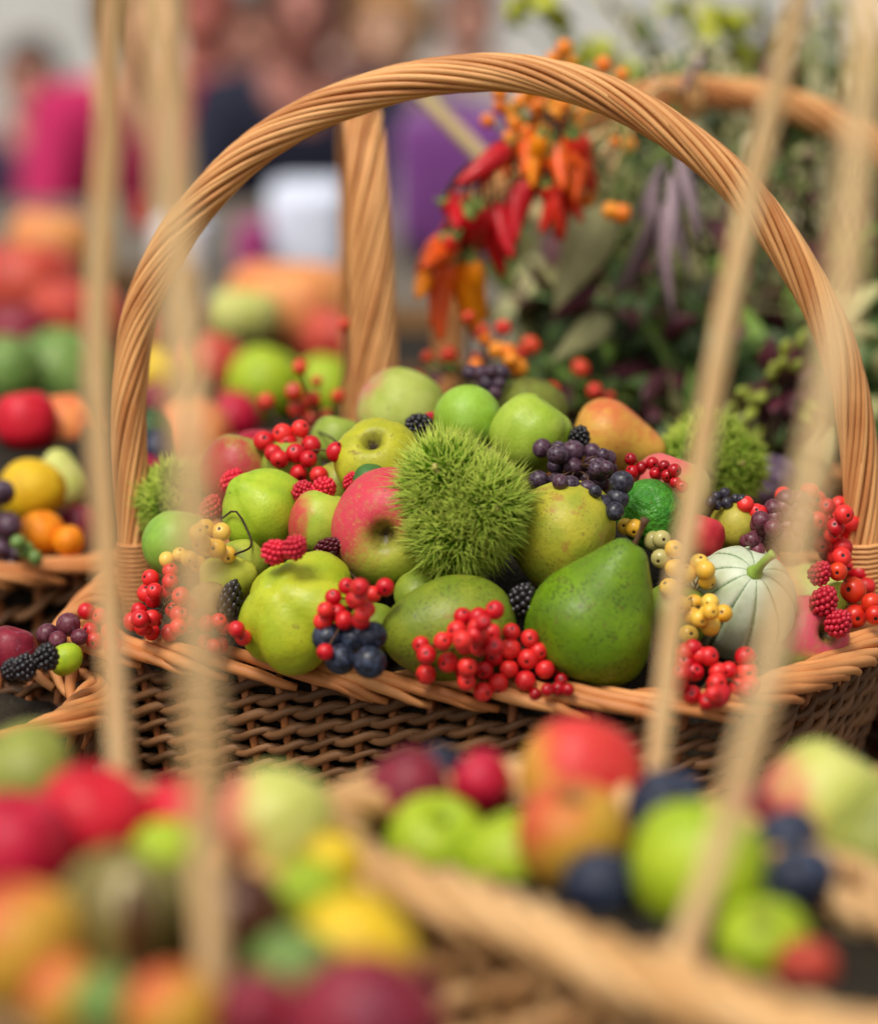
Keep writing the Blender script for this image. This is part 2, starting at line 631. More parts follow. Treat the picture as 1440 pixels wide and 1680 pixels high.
# main basket
plan_main = [(-.196, -.036), (-.186, -.062), (-.146, -.088), (-.1, -.112), (-.052, -.134), (-.006, -.154), (.053, -.174), (.098, -.184),
             (.142, -.180), (.175, -.152), (.205, -.105), (.234, -.045), (.252, .0), (.252, .05), (.23, .10), (.18, .13), (.10, .145), (0, .155),
             (-.08, .152), (-.14, .132), (-.176, .09), (-.188, .04), (-.194, .0)]
ZR = 0.138
mainb, morg = basket('wicker_basket', 'brown wicker basket in sharp focus heaped with fruit, under the tall arched handle', plan_main, ZR, 29, 60, 0.0027,
                     (M['weave'], M['stake'], M['rim']), seed=3, flare=0.80, border=5)
hp = [(228, 1075), (226, 1010), (222, 890), (212, 760), (212, 640), (232, 510), (290, 385), (390, 268), (490, 198), (600, 152), (700, 127),
      (810, 118), (900, 127), (1000, 158), (1100, 213), (1200, 293), (1282, 395), (1342, 495), (1382, 595), (1404, 700), (1414, 800), (1417, 900),
      (1416, 1010), (1414, 1075)]
hy = lambda px: 0.03 - 0.05 * (px - 215) / 1200
HP = [at(x, y, hy(x)) for x, y in hp]
HPc = catmull(HP, 190)
rope(mainb, morg, HPc, 0.0086, 18, 0.0018, 3.3, M['handle'], sides=6)
binding(mainb, morg, catmull([at(x, y, hy(x)) for x, y in ((228, 1065), (226, 1000), (222, 888))], 12), 0.0108, 0.0013, M['handle'])
binding(mainb, morg, catmull([at(x, y, hy(x)) for x, y in ((1414, 1065), (1416, 1000), (1417, 888))], 12), 0.0108, 0.0013, M['handle'])

# ------------------------------------------------------------------ fruit builders
PLACED = []        # (centre, radius) of everything already lying in the heap


def cdir(v):
    """direction given as (right, up, towards camera)"""
    return (rt * v[0] + up * v[1] - fw * v[2]).normalized()


def orient(v, roll=0.0):
    q = cdir(v).to_track_quat('Z', 'Y')
    return q @ Quaternion((0, 0, 1), roll)


def lathe(profile, nu=40, nv=36, fn=None):
    P = catmull([(r, z, 0) for r, z in profile], nv + 1)
    V, F = [], []
    for i in range(nv + 1):
        for j in range(nu):
            p = 2 * math.pi * j / nu
            V.append((max(P[i][0], 0) * math.cos(p), max(P[i][0], 0) * math.sin(p), P[i][1]))
    for i in range(nv):
        for j in range(nu):
            a, b = i * nu + j, i * nu + (j + 1) % nu
            F.append((a, a + nu, b + nu, b))
    V = np.array(V)
    if fn is not None: V = fn(V)
    return V, F


PROF = {
    'apple': [(0, .62), (.10, .68), (.25, .80), (.5, .86), (.8, .66), (.97, .28), (1.0, -.05), (.92, -.42), (.72, -.72), (.46, -.86), (.27, -.82), (.14, -.66), (0, -.56)],
    'round': [(0, .82), (.12, .86), (.3, .91), (.58, .78), (.85, .5), (.99, .12), (.98, -.2), (.84, -.56), (.58, -.82), (.3, -.93), (.13, -.92), (0, -.88)],
    'pear': [(0, 1.42), (.10, 1.46), (.24, 1.42), (.38, 1.22), (.46, .95), (.56, .62), (.75, .3), (.94, -.04), (1.0, -.32), (.92, -.66), (.68, -.92), (.38, -1.02), (.16, -.98), (0, -.92)],
    'fatpear': [(0, 1.12), (.12, 1.15), (.28, 1.08), (.45, .9), (.62, .66), (.82, .34), (.96, .02), (1.0, -.26), (.93, -.58), (.7, -.84), (.4, -.95), (.17, -.92), (0, -.86)],
    'frontpear': [(0, 1.14), (.12, 1.17), (.25, 1.12), (.38, .97), (.54, .76), (.75, .46), (.93, .14), (1, -.18), (.95, -.5), (.75, -.79), (.44, -.94), (.18, -.92), (0, -.86)],
    'bigpear': [(0, .98), (.15, 1.0), (.36, .93), (.55, .78), (.74, .55), (.9, .27), (.99, 0), (1, -.25), (.93, -.55), (.72, -.82), (.42, -.95), (.17, -.92), (0, -.86)],
    'quince': [(0, .92), (.1, .97), (.24, .98), (.42, .86), (.66, .68), (.9, .34), (1.0, -.04), (.95, -.42), (.74, -.74), (.45, -.9), (.26, -.86), (.13, -.7), (0, -.6)],
    'plum': [(0, 1.08), (.12, 1.1), (.36, 1.04), (.68, .78), (.92, .38), (1.0, 0), (.93, -.4), (.7, -.78), (.38, -1.02), (.14, -1.1), (0, -1.1)],
    'pumpkin': [(0, .42), (.12, .46), (.35, .62), (.65, .66), (.9, .42), (1.0, .05), (.93, -.32), (.7, -.58), (.4, -.66), (.15, -.6), (0, -.55)],
    'squash': [(0, .98), (.1, 1.0), (.28, 1.0), (.55, .84), (.84, .5), (.99, .08), (1.0, -.22), (.9, -.62), (.66, -.92), (.36, -1.06), (.14, -1.08), (0, -1.06)],
}
seedc = [100]
fruit_info = []


def shape_fn(kind, lob, nl, amp, seed):
    def fn(V):
        W = V.copy()
        th = np.arctan2(V[:, 1], V[:, 0])
        if lob:
            rr = np.random.default_rng(seed)
            ph = rr.uniform(0, 6.28)
            k = 1 + lob * (np.abs(np.cos(nl * 0.5 * th + ph)) ** 0.6 - 0.6) * np.clip(np.abs(V[:, 2]) * 0.9 + (.75 if kind == 'quince' else .25), 0, 1)
            W[:, 0] *= k
            W[:, 1] *= k
        W = wob(W, amp, 1.9, seed)
        return W
    return fn


class Fruit:
    pass


FR = []


def F_(kind, name, px, py, rp, label, cat, mat, axis=(0, 1, .3), sq=(1, 1, 1), y=None, lift=0.0, lob=0.0, nl=5, amp=0.035,
       stem=None, cal=False, roll=0.0, bdir=None, group=None, fixed=False, hr=None, calr=0.17):
    f = Fruit()
    f.__dict__.update(locals())
    FR.append(f)
    return f


# ---- the heap in the main basket: fruit centres lie on a dome over the rim
def dome(x, y):
    cx, cy = 0.02, 0.03
    q = ((x - cx) / 0.245) ** 2 + ((y - cy) / (0.215 if y < cy else 0.17)) ** 2
    return ZR - 0.008 + 0.118 * max(0.0, 1 - q) ** 0.8 - 0.06 * max(0.0, q - 1)


def on_heap(px, py, cap=0.10):
    r = ray(px, py)
    t = 1.1
    prev = None
    while t < 1.75:
        p = CAM + r * t
        d = p.z - dome(p.x, p.y)
        if d < 0: return p
        if p.y > cap: return p
        t += 0.002
    return CAM + r * 1.55


def G(n):
    return S(*n)


# colours of the skins (as photographed in soft light)
LIME = S(176, 190, 44); LIME2 = S(150, 172, 38); GREEN = S(140, 176, 50); PALE = S(196, 206, 104)
GRN2 = S(108, 156, 40); YEL = S(206, 200, 60); OLV = S(128, 136, 44); PINK = S(206, 66, 84); RED = S(196, 40, 46)

heap = [
    # kind name px py r label cat, skin kwargs, opts
    ('apple', 'apple', 660, 676, 71, 'large pale yellow-green apple at the back of the heap beside the upright twisted handle', dict(c1=PALE, c2=S(176, 192, 76), blush=S(222, 140, 120), bdir=(-.8, .5, -.1), lo=.45, hi=1.1, speck=S(140, 140, 60), speckn=.7), dict(axis=(.3, .8, -.2), y=.10, amp=.03)),
    ('round', 'apple', 767, 688, 56, 'smooth round bright green apple directly above the large spiny burr', dict(c1=GREEN, c2=S(150, 190, 70), speck=S(170, 190, 100), speckn=.4), dict(axis=(.1, .9, -.3), sq=(1, 1, 1))),
    ('apple', 'apple', 871, 712, 64, 'green apple with a deep dark crease, behind the purple grapes at the top', dict(c1=S(150, 178, 50), c2=S(166, 188, 68), speck=S(120, 120, 50), speckn=.5), dict(axis=(.55, .75, .1), lob=.14, nl=5, cal=True)),
    ('quince', 'quince', 874, 672, 52, 'olive green downy fruit peeping from behind the creased green apple', dict(c1=S(132, 142, 54), c2=S(110, 110, 44), patch=S(96, 74, 44), pn=.55, rough=.6), dict(axis=(.9, .2, 0), y=.115, sq=(1, 1, 1.1))),
    ('fatpear', 'pear', 1008, 722, 60, 'orange-flushed yellow pear lying on its side behind the small red berries', dict(c1=S(218, 172, 70), c2=S(206, 150, 66), blush=S(206, 94, 62), bdir=(.3, .9, .2), lo=.1, hi=1.3, bn=.9, speck=S(196, 84, 50), speckn=1, speck_scale=9), dict(axis=(.93, -.25, .1), y=.055, sq=(1, 1, 1.15))),
    ('apple', 'apple', 640, 866, 90, 'rosy pink apple showing its calyx, tucked against the left of the big burr', dict(c1=S(178, 182, 66), c2=S(160, 168, 56), blush=S(204, 62, 78), bdir=(-.55, .8, .25), lo=-.25, hi=.55, bn=.55, streak=.25, speck=S(210, 180, 110), speckn=.6), dict(axis=(.12, .18, -1), cal=True, lob=.04, sq=(1, 1.02, .95))),
    ('bigpear', 'pear', 918, 878, 90, 'yellow-green russeted pear lying right of the big burr', dict(c1=S(184, 176, 54), c2=S(150, 158, 46), patch=S(168, 122, 56), pn=.54, speck=S(110, 88, 40), speckn=1, speck_scale=18), dict(axis=(-.8, .2, -.3), sq=(1, 1, .95))),
    ('frontpear', 'pear', 978, 1010, 103, 'big dark green speckled pear standing at the front with a brown stalk', dict(c1=S(108, 142, 18), c2=S(92, 124, 22), patch=S(104, 108, 40), pn=.56, speck=S(48, 58, 20), speckn=1.3, speck_scale=17), dict(axis=(.46, .87, .15), stem=.5, sq=(1, 1, 1.04), lift=.016)),
    ('bigpear', 'pear', 736, 1036, 96, 'mottled olive green pear lying at the front behind the largest red berry cluster', dict(c1=S(134, 146, 40), c2=S(112, 132, 36), patch=S(150, 120, 60), pn=.58, speck=S(70, 66, 28), speckn=1.2, speck_scale=17), dict(axis=(-.92, -.06, .3), sq=(.9, .9, 1.08))),
    ('quince', 'quince', 484, 1000, 96, 'large lumpy lime yellow quince at the front left, above the rim', dict(c1=S(186, 192, 44), c2=S(162, 180, 38), patch=S(200, 170, 70), pn=.64, speck=S(120, 110, 40), speckn=.5), dict(axis=(-.5, .55, .7), lob=.26, nl=5, amp=.07, lift=.01, sq=(1.02, 1.02, .78))),
    ('quince', 'quince', 428, 834, 66, 'lime green quince with a folded crease, right of the yellow berries', dict(c1=S(172, 194, 50), c2=S(150, 182, 42)), dict(axis=(-.55, .6, .4), lob=.2, nl=4, amp=.05)),
    ('apple', 'apple', 528, 858, 54, 'small green apple with a red cheek, left of the rosy pink apple', dict(c1=S(176, 192, 66), c2=S(158, 182, 56), blush=S(196, 66, 66), bdir=(-1, .1, .2), lo=.3, hi=.9, bn=.4), dict(axis=(.3, .9, 0))),
    ('quince', 'quince', 618, 760, 68, 'yellow quince with a dark dry calyx, above the rosy apple', dict(c1=S(186, 184, 44), c2=S(164, 166, 40), patch=S(130, 104, 40), pn=.58, speck=S(100, 90, 30), speckn=.6), dict(axis=(.1, -.55, -.7), cal=True, lob=.08, sq=(1, 1, .95))),
    ('apple', 'apple', 552, 722, 42, 'dull green apple just right of the high red berry cluster', dict(c1=S(158, 176, 70), c2=S(140, 160, 60)), dict(axis=(.2, .9, 0), y=.07)),
    ('apple', 'apple', 392, 775, 64, 'dull red apple with a green shoulder at the back left', dict(c1=S(168, 176, 70), c2=S(150, 160, 60), blush=S(176, 58, 60), bdir=(-.5, -.3, .5), lo=-.3, hi=.4, bn=.5, streak=.2), dict(axis=(.3, .9, 0))),
    ('round', 'apple', 290, 892, 56, 'plain green apple at the far left below the burr half hidden by the blurred handle', dict(c1=S(140, 180, 66), c2=S(126, 166, 60)), dict(axis=(.1, .9, 0))),
    ('fatpear', 'pear', 374, 952, 44, 'small yellow-green pear below the loose yellow berries on the left', dict(c1=S(184, 186, 66), c2=S(164, 170, 56)), dict(axis=(.9, .25, .1))),
    ('apple', 'medlar', 345, 990, 34, 'small tan brown medlar among red berries at the left front', dict(c1=S(156, 132, 76), c2=S(124, 98, 54), patch=S(90, 66, 40), pn=.55, rough=.6), dict(axis=(-.6, .2, -.6), cal=True, calr=.3)),
    ('round', 'lime', 1066, 842, 56, 'knobbly bright green lime below the small red berries', dict(c1=S(72, 142, 40), c2=S(52, 120, 32), bump=.09, bscale=5, rough=.35), dict(axis=(.6, .6, 0), amp=.05)),
    ('apple', 'apple', 1322, 1048, 68, 'pink and green apple at the right front corner of the basket', dict(c1=S(186, 186, 84), c2=S(170, 172, 70), blush=S(204, 80, 96), bdir=(.2, .7, .4), lo=-.3, hi=.4, bn=.5), dict(axis=(-.5, -.2, -.85), cal=True)),
    ('round', 'apple', 1208, 862, 42, 'small dull yellow apple behind the striped squash', dict(c1=S(188, 176, 66), c2=S(164, 156, 56), patch=S(140, 110, 50), pn=.56), dict(axis=(.2, .9, 0))),
    ('apple', 'apple', 1098, 806, 62, 'pale apple with a pink cheek under the small red berries', dict(c1=S(196, 186, 96), c2=S(180, 170, 86), blush=S(214, 100, 100), bdir=(-.6, .7, .2), lo=-.1, hi=.6), dict(axis=(.3, .9, 0))),
    ('apple', 'apple', 1150, 880, 36, 'red apple glimpsed between the lime and the striped squash', dict(c1=S(206, 60, 66), c2=S(186, 44, 56)), dict(axis=(.3, .9, 0))),
    ('plum', 'green_almond', 606, 788, 26, 'small dark green oval fruit above the rosy pink apple', dict(c1=S(72, 116, 52), c2=S(60, 100, 48)), dict(axis=(.8, .4, 0))),
    ('plum', 'fig', 1366, 985, 22, 'little lime green oval fruit between raspberries and rosehips at the right', dict(c1=S(176, 182, 60), c2=S(160, 166, 50)), dict(axis=(.3, .9, 0), sq=(1, 1, 1.3), y=-.03)),
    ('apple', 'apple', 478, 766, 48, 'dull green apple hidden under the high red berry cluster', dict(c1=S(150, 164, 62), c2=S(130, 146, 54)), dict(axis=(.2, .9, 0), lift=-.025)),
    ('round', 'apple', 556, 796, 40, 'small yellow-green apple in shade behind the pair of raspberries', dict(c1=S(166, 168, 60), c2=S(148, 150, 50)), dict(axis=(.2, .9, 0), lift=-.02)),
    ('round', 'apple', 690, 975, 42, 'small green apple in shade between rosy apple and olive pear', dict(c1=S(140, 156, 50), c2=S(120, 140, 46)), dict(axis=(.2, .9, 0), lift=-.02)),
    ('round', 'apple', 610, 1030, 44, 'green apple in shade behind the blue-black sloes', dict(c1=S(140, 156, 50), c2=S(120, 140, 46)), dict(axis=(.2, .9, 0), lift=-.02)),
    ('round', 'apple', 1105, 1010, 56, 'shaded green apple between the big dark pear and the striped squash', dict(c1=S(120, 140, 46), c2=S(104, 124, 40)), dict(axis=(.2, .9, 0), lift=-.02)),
    ('quince', 'quince', 400, 925, 40, 'yellow-green quince half buried behind the large lumpy quince', dict(c1=S(172, 180, 64), c2=S(150, 164, 54)), dict(axis=(.9, .25, .1))),
]
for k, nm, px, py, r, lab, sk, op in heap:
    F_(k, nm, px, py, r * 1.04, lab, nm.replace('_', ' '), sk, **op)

# depth of each fruit: start on the dome, then slide pairs apart along their sight lines
for f in FR:
    f.p = at(f.px, f.py, f.y) if f.y is not None else on_heap(f.px, f.py)
    f.p = f.p - ray(f.px, f.py) * f.lift
    f.t = depth(f.p)
    f.t0 = f.t


def squash_burrs():
    pass


class B_:
    pass


BIG = []
for f in FR:
    BIG.append(f)
BURR = []
for px, py, rx, ry, y, lab, nspine, ln in (
        (757, 836, 73, 83, None, 'big bright green spiny chestnut burr in the middle of the heap', 8600, 0.0165),
        (1162, 762, 68, 68, .075, 'spiny green chestnut burr at the back right behind the orange-flushed pear', 5200, 0.0125),
        (268, 826, 36, 52, .03, 'spiny green chestnut burr at the far left beside the handle foot', 3600, 0.011)):
    b = B_()
    b.px, b.py, b.rp, b.rx, b.ry, b.label, b.nspine, b.ln = px, py, (rx + ry) / 2 + 8, rx, ry, lab, nspine, ln
    b.p = at(px, py, y) if y is not None else on_heap(px, py) - ray(px, py) * 0.022
    b.t = b.t0 = depth(b.p)
    b.fixed = False
    BURR.append(b)
    BIG.append(b)
sq_ = B_()
sq_.px, sq_.py, sq_.rp = 1215, 985, 99
sq_.p = on_heap(1213, 985)
sq_.t = sq_.t0 = depth(sq_.p)
BIG.append(sq_)
for it in range(60):
    for i in range(len(BIG)):
        for j in range(i + 1, len(BIG)):
            a, b = BIG[i], BIG[j]
            pa, pb = CAM + ray(a.px, a.py) * a.t, CAM + ray(b.px, b.py) * b.t
            ra, rb = a.rp * a.t / FPX, b.rp * b.t / FPX
            need = (ra + rb) * 0.86
            d = (pa - pb).length
            if d < need:
                dl = (need - d) * 0.25
                n, fr = (a, b) if a.t < b.t else (b, a)
                n.t -= dl
                fr.t += dl
    for a in BIG:
        a.t += (a.t0 - a.t) * 0.04
        a.t = min(max(a.t, a.t0 - 0.04), a.t0 + 0.05)
for a in BIG:
    a.p = CAM + ray(a.px, a.py) * a.t
    PLACED.append((a.p.copy(), a.rp * a.t / FPX * 0.97))

star = Acc()
for k in range(5):
    a = 2 * math.pi * k / 5
    ca, sa = math.cos(a), math.sin(a)
    tip = (1.0 * ca, 1.0 * sa, 0.5)
    star.add(([(0.28 * math.cos(a - .6), .28 * math.sin(a - .6), 0), (.28 * math.cos(a + .6), .28 * math.sin(a + .6), 0), tip, (0.5 * ca, .5 * sa, .35)],
              [(0, 1, 3), (1, 2, 3), (2, 0, 3)]))
star.add(uvsphere(8, 6, lambda V: V * np.array([.3, .3, .2])))
STAR = mesh('calyx', star.v, star.f)


def build_fruit(f, mats_cache={}):
    seedc[0] += 1
    sd = seedc[0]
    q = orient(f.axis, f.roll or rng.uniform(0, 6.28))
    sk = dict(f.mat)
    if 'bdir' in sk:
        sk['bdir'] = q.inverted() @ cdir(sk['bdir'])
    mat = skin('%s_skin' % f.name, seed=sd * 0.37, cavity=bool(f.cal), **sk)
    V, Fc = lathe(PROF[f.kind], fn=shape_fn(f.kind, f.lob, f.nl, f.amp, sd))
    V = V * np.array(f.sq)
    r = f.rp * f.t / FPX
    me = mesh(f.name, V, Fc)
    o = link(f.name, me, mat, None, f.p, q, r)
    tag(o, f.label, f.cat, f.group)
    ztop, zbot = PROF[f.kind][0][1] * f.sq[2], PROF[f.kind][-1][1] * f.sq[2]
    if f.stem:
        L = f.stem
        P = catmull([(0, 0, ztop - .08), (.02, 0, ztop + L * .4), (.07, .02, ztop + L)], 8)
        link('stalk', mesh('stalk', *tube(P, [.05, .045, .042, .04, .04, .045, .06, .075], 7)), M['twig'], o)
    if f.cal:
        link('calyx', STAR, M['calyx'], o, (0, 0, zbot - 0.005), Quaternion((1, 0, 0), math.pi), (f.calr, f.calr, f.calr))
    return o


for f in FR:
    build_fruit(f)

# ---- chestnut burrs
m_bb = plain('burr_husk', S(84, 118, 24), 0.7, 0.3)
mt, nt, bb = newmat('burr_spines')
an = N(nt, 'ShaderNodeAttribute', attribute_name='tip')
oi = N(nt, 'ShaderNodeObjectInfo')
c_ = mixc(nt, maprange(nt, an.outputs['Fac'], 0.3, 1.0, smooth=False), S(90, 140, 10), S(214, 224, 100))
nt.links.new(c_, bb.inputs['Base Color'])
bb.inputs['Roughness'].default_value = 0.6
bb.inputs['Specular IOR Level'].default_value = 0.12
m_sp = mt


def burr(b, seed):
    r_ = np.random.default_rng(seed)
    sx, sz = b.rx * b.t / FPX, b.ry * b.t / FPX
    sc3 = np.array([sx, (sx + sz) / 2, sz])
    root = empty('chestnut_burr', b.p)
    tag(root, b.label, 'chestnut burr', 'spiny green chestnut burrs')
    LC = np.array([tuple(cdir(v) * Vector(v).length) for v in ((-.36, .50, .10), (.46, .02, .14), (-.16, -.50, .10), (.02, .0, -.30))])
    if seed != 40: LC = LC @ np.array(Quaternion(Vector(r_.normal(size=3)).normalized(), 1.4).to_matrix())
    LR = np.array([.63, .63, .60, .72])

    def lobed(V, full=False):
        n_ = V / np.linalg.norm(V, axis=1, keepdims=True)
        dc = n_ @ LC.T
        t = dc + np.sqrt(np.maximum(dc ** 2 + LR ** 2 - (LC ** 2).sum(1), 1e-4))
        W = wob(n_ * t.max(axis=1)[:, None], .04, 2.0, seed)
        if not full: return W
        nn = W - LC[t.argmax(axis=1)]
        return W, nn / np.linalg.norm(nn, axis=1, keepdims=True)
    V, Fc = uvsphere(48, 32, lobed)
    link('husk', mesh('husk', V * sc3, Fc), m_bb, root)
    ntf = 24
    i = np.arange(ntf) + .5
    phi = np.arccos(1 - 2 * i / ntf)
    th = math.pi * (1 + 5 ** .5) * i
    T = np.stack([np.cos(th) * np.sin(phi), np.sin(th) * np.sin(phi), np.cos(phi)], 1)
    T += r_.normal(size=T.shape) * .12
    T /= np.linalg.norm(T, axis=1, keepdims=True)
    n = b.nspine
    D = r_.normal(size=(n, 3))
    D /= np.linalg.norm(D, axis=1, keepdims=True)
    W, D = lobed(D, True)
    near = np.argmax(D @ T.T, axis=1)
    base = W * sc3 * 0.97
    dirn = D * 0.7 + (D - T[near]) * 2.5 + r_.normal(size=(n, 3)) * .16
    dirn /= np.linalg.norm(dirn, axis=1, keepdims=True)
    L = b.ln * r_.uniform(.65, 1.15, n)
    bend = r_.normal(size=(n, 3)) * .16
    a = np.cross(dirn, r_.normal(size=(n, 3)))
    a /= np.linalg.norm(a, axis=1, keepdims=True)
    c = np.cross(dirn, a)
    w0 = 0.00058
    rings = []
    for u, w in ((0, w0), (.55, w0 * .75)):
        ctr = base + dirn * (L * u)[:, None] + bend * (L * u * u)[:, None]
        for k in range(3):
            ang = 2 * math.pi * k / 3
            rings.append(ctr + (math.cos(ang) * a + math.sin(ang) * c) * w)
    tip = base + dirn * L[:, None] + bend * L[:, None]
    A = np.stack(rings + [tip], 1).reshape(-1, 3)
    fpat = np.array([(0, 1, 4), (0, 4, 3), (1, 2, 5), (1, 5, 4), (2, 0, 3), (2, 3, 5), (3, 4, 6), (4, 5, 6), (5, 3, 6)])
    FF = (fpat[None] + (np.arange(n) * 7)[:, None, None]).reshape(-1, 3)
    me = mesh('spines', A, FF)
    at_ = me.attributes.new('tip', 'FLOAT', 'POINT')
    at_.data.foreach_set('value', np.tile([0, 0, 0, .5, .5, .5, 1], n).astype(np.float32))
    s = link('spines', me, m_sp, root)
    s['kind'] = 'stuff'
    # dry flower stubs left between the spines
    for k in range(5):
        d = Vector(r_.normal(size=3)).normalized()
        if k < 3: d = cdir([(-.45, .62, .6), (.62, .02, .75), (-.5, -.5, .7)][k])
        p = Vector(lobed(np.array([tuple(d)]))[0] * sc3 * 1.1)
        st = link('flower_stub', mesh('flower_stub', *lathe([(0, 1.2), (.5, 1.1), (.8, .5), (.6, 0), (.9, -.6), (0, -1)], 8, 8)), M['twstub'], root, p, d.to_track_quat('Z', 'Y'), .0028)


M['twstub'] = plain('stub', S(176, 160, 96), 0.7)
for k, b in enumerate(BURR):
    burr(b, 40 + k)

# ---- pale striped squash
r = sq_.rp * sq_.t / FPX
qs = orient((.15, .5, .85))
ms_, nt, bb = newmat('squash_skin')
tc = N(nt, 'ShaderNodeTexCoord')
an = N(nt, 'ShaderNodeAttribute', attribute_name='groove')
nz_ = noise(nt, tc.outputs['Object'], 3, 4)
nf = noise(nt, tc.outputs['Object'], 22, 3)
base = mixc(nt, maprange(nt, nz_, .35, .7), S(198, 206, 178), S(176, 188, 150))
base = mixc(nt, maprange(nt, nf, .6, .75, 0, .35), base, S(150, 164, 120))
gw = math2(nt, 'ADD', an.outputs['Fac'], math2(nt, 'MULTIPLY', math2(nt, 'SUBTRACT', nf, .5), .9))
base = mixc(nt, maprange(nt, gw, .3, 1.0), base, S(104, 132, 92))
nt.links.new(base, bb.inputs['Base Color'])
bb.inputs['Roughness'].default_value = .45
NRIB = 10
V, Fc = lathe(PROF['squash'], 200, 40)
th = np.arctan2(V[:, 1], V[:, 0])
gr = np.abs(np.cos(th * NRIB / 2 + .5))
groove = np.exp(-(gr / .26) ** 2)
k_ = 1 - 0.06 * np.exp(-(gr / .3) ** 2)
V[:, 0] *= k_
V[:, 1] *= k_
V = wob(V, .015, 1.5, 5) * np.array([.93, .93, .95])
me = mesh('striped_squash', V, Fc)
a_ = me.attributes.new('groove', 'FLOAT', 'POINT')
a_.data.foreach_set('value', groove.astype(np.float32))
sqo = link('striped_squash', me, ms_, None, sq_.p, qs, r)
tag(sqo, 'small pale round squash with thin green stripes and a green stalk', 'squash')
P = catmull([(0, 0, .93), (.02, 0, 1.08), (.10, .05, 1.26), (.22, .1, 1.40)], 10)
stm = plain('squash_stalk', S(130, 158, 62), 0.6)
link('stalk', mesh('stalk', *tube(P, [.17, .12, .09, .08, .075, .07, .07, .07, .075, .085], 7)), stm, sqo)


# ------------------------------------------------------------------ small fruit: berries, grapes, raspberries
def berry_mesh(dimple=True):
    def fn(V):
        W = V.copy()
        rho = np.hypot(V[:, 0], V[:, 1])
        if dimple:
            W[:, 2] += np.where(V[:, 2] < 0, .16 * np.exp(-(rho / .2) ** 2), -.10 * np.exp(-(rho / .2) ** 2))
        return W * np.array([1, 1, .95])
    return mesh('berry', *uvsphere(16, 14, fn))


BERRY, GRAPE = berry_mesh(), mesh('grape', *uvsphere(16, 12, lambda V: V * np.array([1, 1, 1.1])))


PC = [np.zeros((0, 3)), np.zeros(0), 0]


def free(p, r, skip=0.0):
    if PC[2] != len(PLACED):
        PC[0] = np.array([tuple(c) for c, _ in PLACED]).reshape(-1, 3)
        PC[1] = np.array([q for _, q in PLACED])
        PC[2] = len(PLACED)
    if PC[2] == 0: return True
    d = np.linalg.norm(PC[0] - np.array(tuple(p)), axis=1)
    return not bool(np.any(d < (PC[1] + r) * (1 - skip)))


def settle(px, py, rp, start=None, soft=0.06, step=0.0015, maxs=90):
    """come from the camera side and move inwards until something is in the way or the heap surface is reached"""
    p = at(px, py, start) if start is not None else on_heap(px, py)
    rd = ray(px, py)
    tend = depth(p) + 0.012
    t = tend - 0.10
    last = t
    while t < tend:
        if not free(CAM + rd * t, rp * t / FPX, soft): break
        last = t
        t += step
    return CAM + rd * last, rp * last / FPX


for k in range(130):                       # the rim also carries what spills over it
    a_ = catmull([(x, y, 0) for x, y in plan_main], 130, True)[k]
    PLACED.append((Vector((a_[0], a_[1], ZR + .006)), .0095))


def fill_pts(pts, frac):
    out = []
    for _ in range(int(len(pts) * frac)):
        a, b = rng.sample(list(pts), 2)
        if math.hypot(a[0] - b[0], a[1] - b[1]) > a[2] * 4: continue
        out.append(((a[0] + b[0]) / 2 + rng.uniform(-6, 6), (a[1] + b[1]) / 2 + rng.uniform(-6, 6), a[2] * .95))
    return out


def cluster(name, label, cat, pts, mat, part='berry', start=None, me=None, stalk='twig', group=None, soft=0.1, face=0.65, anchor=None, maxs=90,
            stalkr=0.0005, push=0.0, fill=0.0):
    me = me or BERRY
    got = []
    for px, py, rp in list(pts) + fill_pts(pts, fill):
        p, r = settle(px, py, rp, start, soft, maxs=maxs)
        if push:
            p = p + ray(px, py) * push
        got.append((p, r, px, py, rp))
        PLACED.append((p.copy(), r))
    ts = sorted(depth(g[0]) for g in got)
    med = ts[len(ts) // 2]
    g2 = []
    for p, r, px, py, rp in got:            # no berry of the cluster lies far behind its neighbours
        t = min(depth(p), med + .009)
        g2.append((CAM + ray(px, py) * t, rp * t / FPX))
    got = g2
    c = sum((g[0] for g in got), Vector()) / len(got)
    far = c + fw * 0.024 - Vector((0, 0, 0.002)) if anchor is None else Vector(anchor)
    root = empty(name, c)
    tag(root, label, cat, group)
    for p, r in got:
        d = Vector((rng.gauss(0, 1), rng.gauss(0, 1), rng.gauss(0, 1))).normalized()
        if rng.random() < face:                      # the dry calyx turned outwards from the stalk
            d = (d * 0.9 + (p - far).normalized() * 0.8 - fw * 0.9).normalized()
        q = (-d).to_track_quat('Z', 'Y')
        link(part, me, mat, root, p - c, q, r * rng.uniform(.9, 1.08))
    if stalk:
        A = Acc()
        for p, r in got:
            a, b = Vector(p) - c, far - c
            m_ = a * .5 + b * .5 + Vector((rng.uniform(-1, 1), rng.uniform(-1, 1), rng.uniform(0, 1))) * .003
            A.add(tube(catmull([a, m_, b], 7), stalkr, 5))
        link('stalk', mesh('stalk', A.v, A.f), M[stalk], root)
    return root


def Z(pts, x0, y0, k, r):
    return [(x0 + p[0] / k, y0 + p[1] / k, (p[2] if len(p) > 2 else r)) for p in pts]


z2 = lambda pts, r: Z(pts, 560, 560, 2.8, r)
z1 = lambda pts, r: Z(pts, 200, 580, 3.0, r)
z3 = lambda pts, r: Z(pts, 960, 620, 2.8, r)


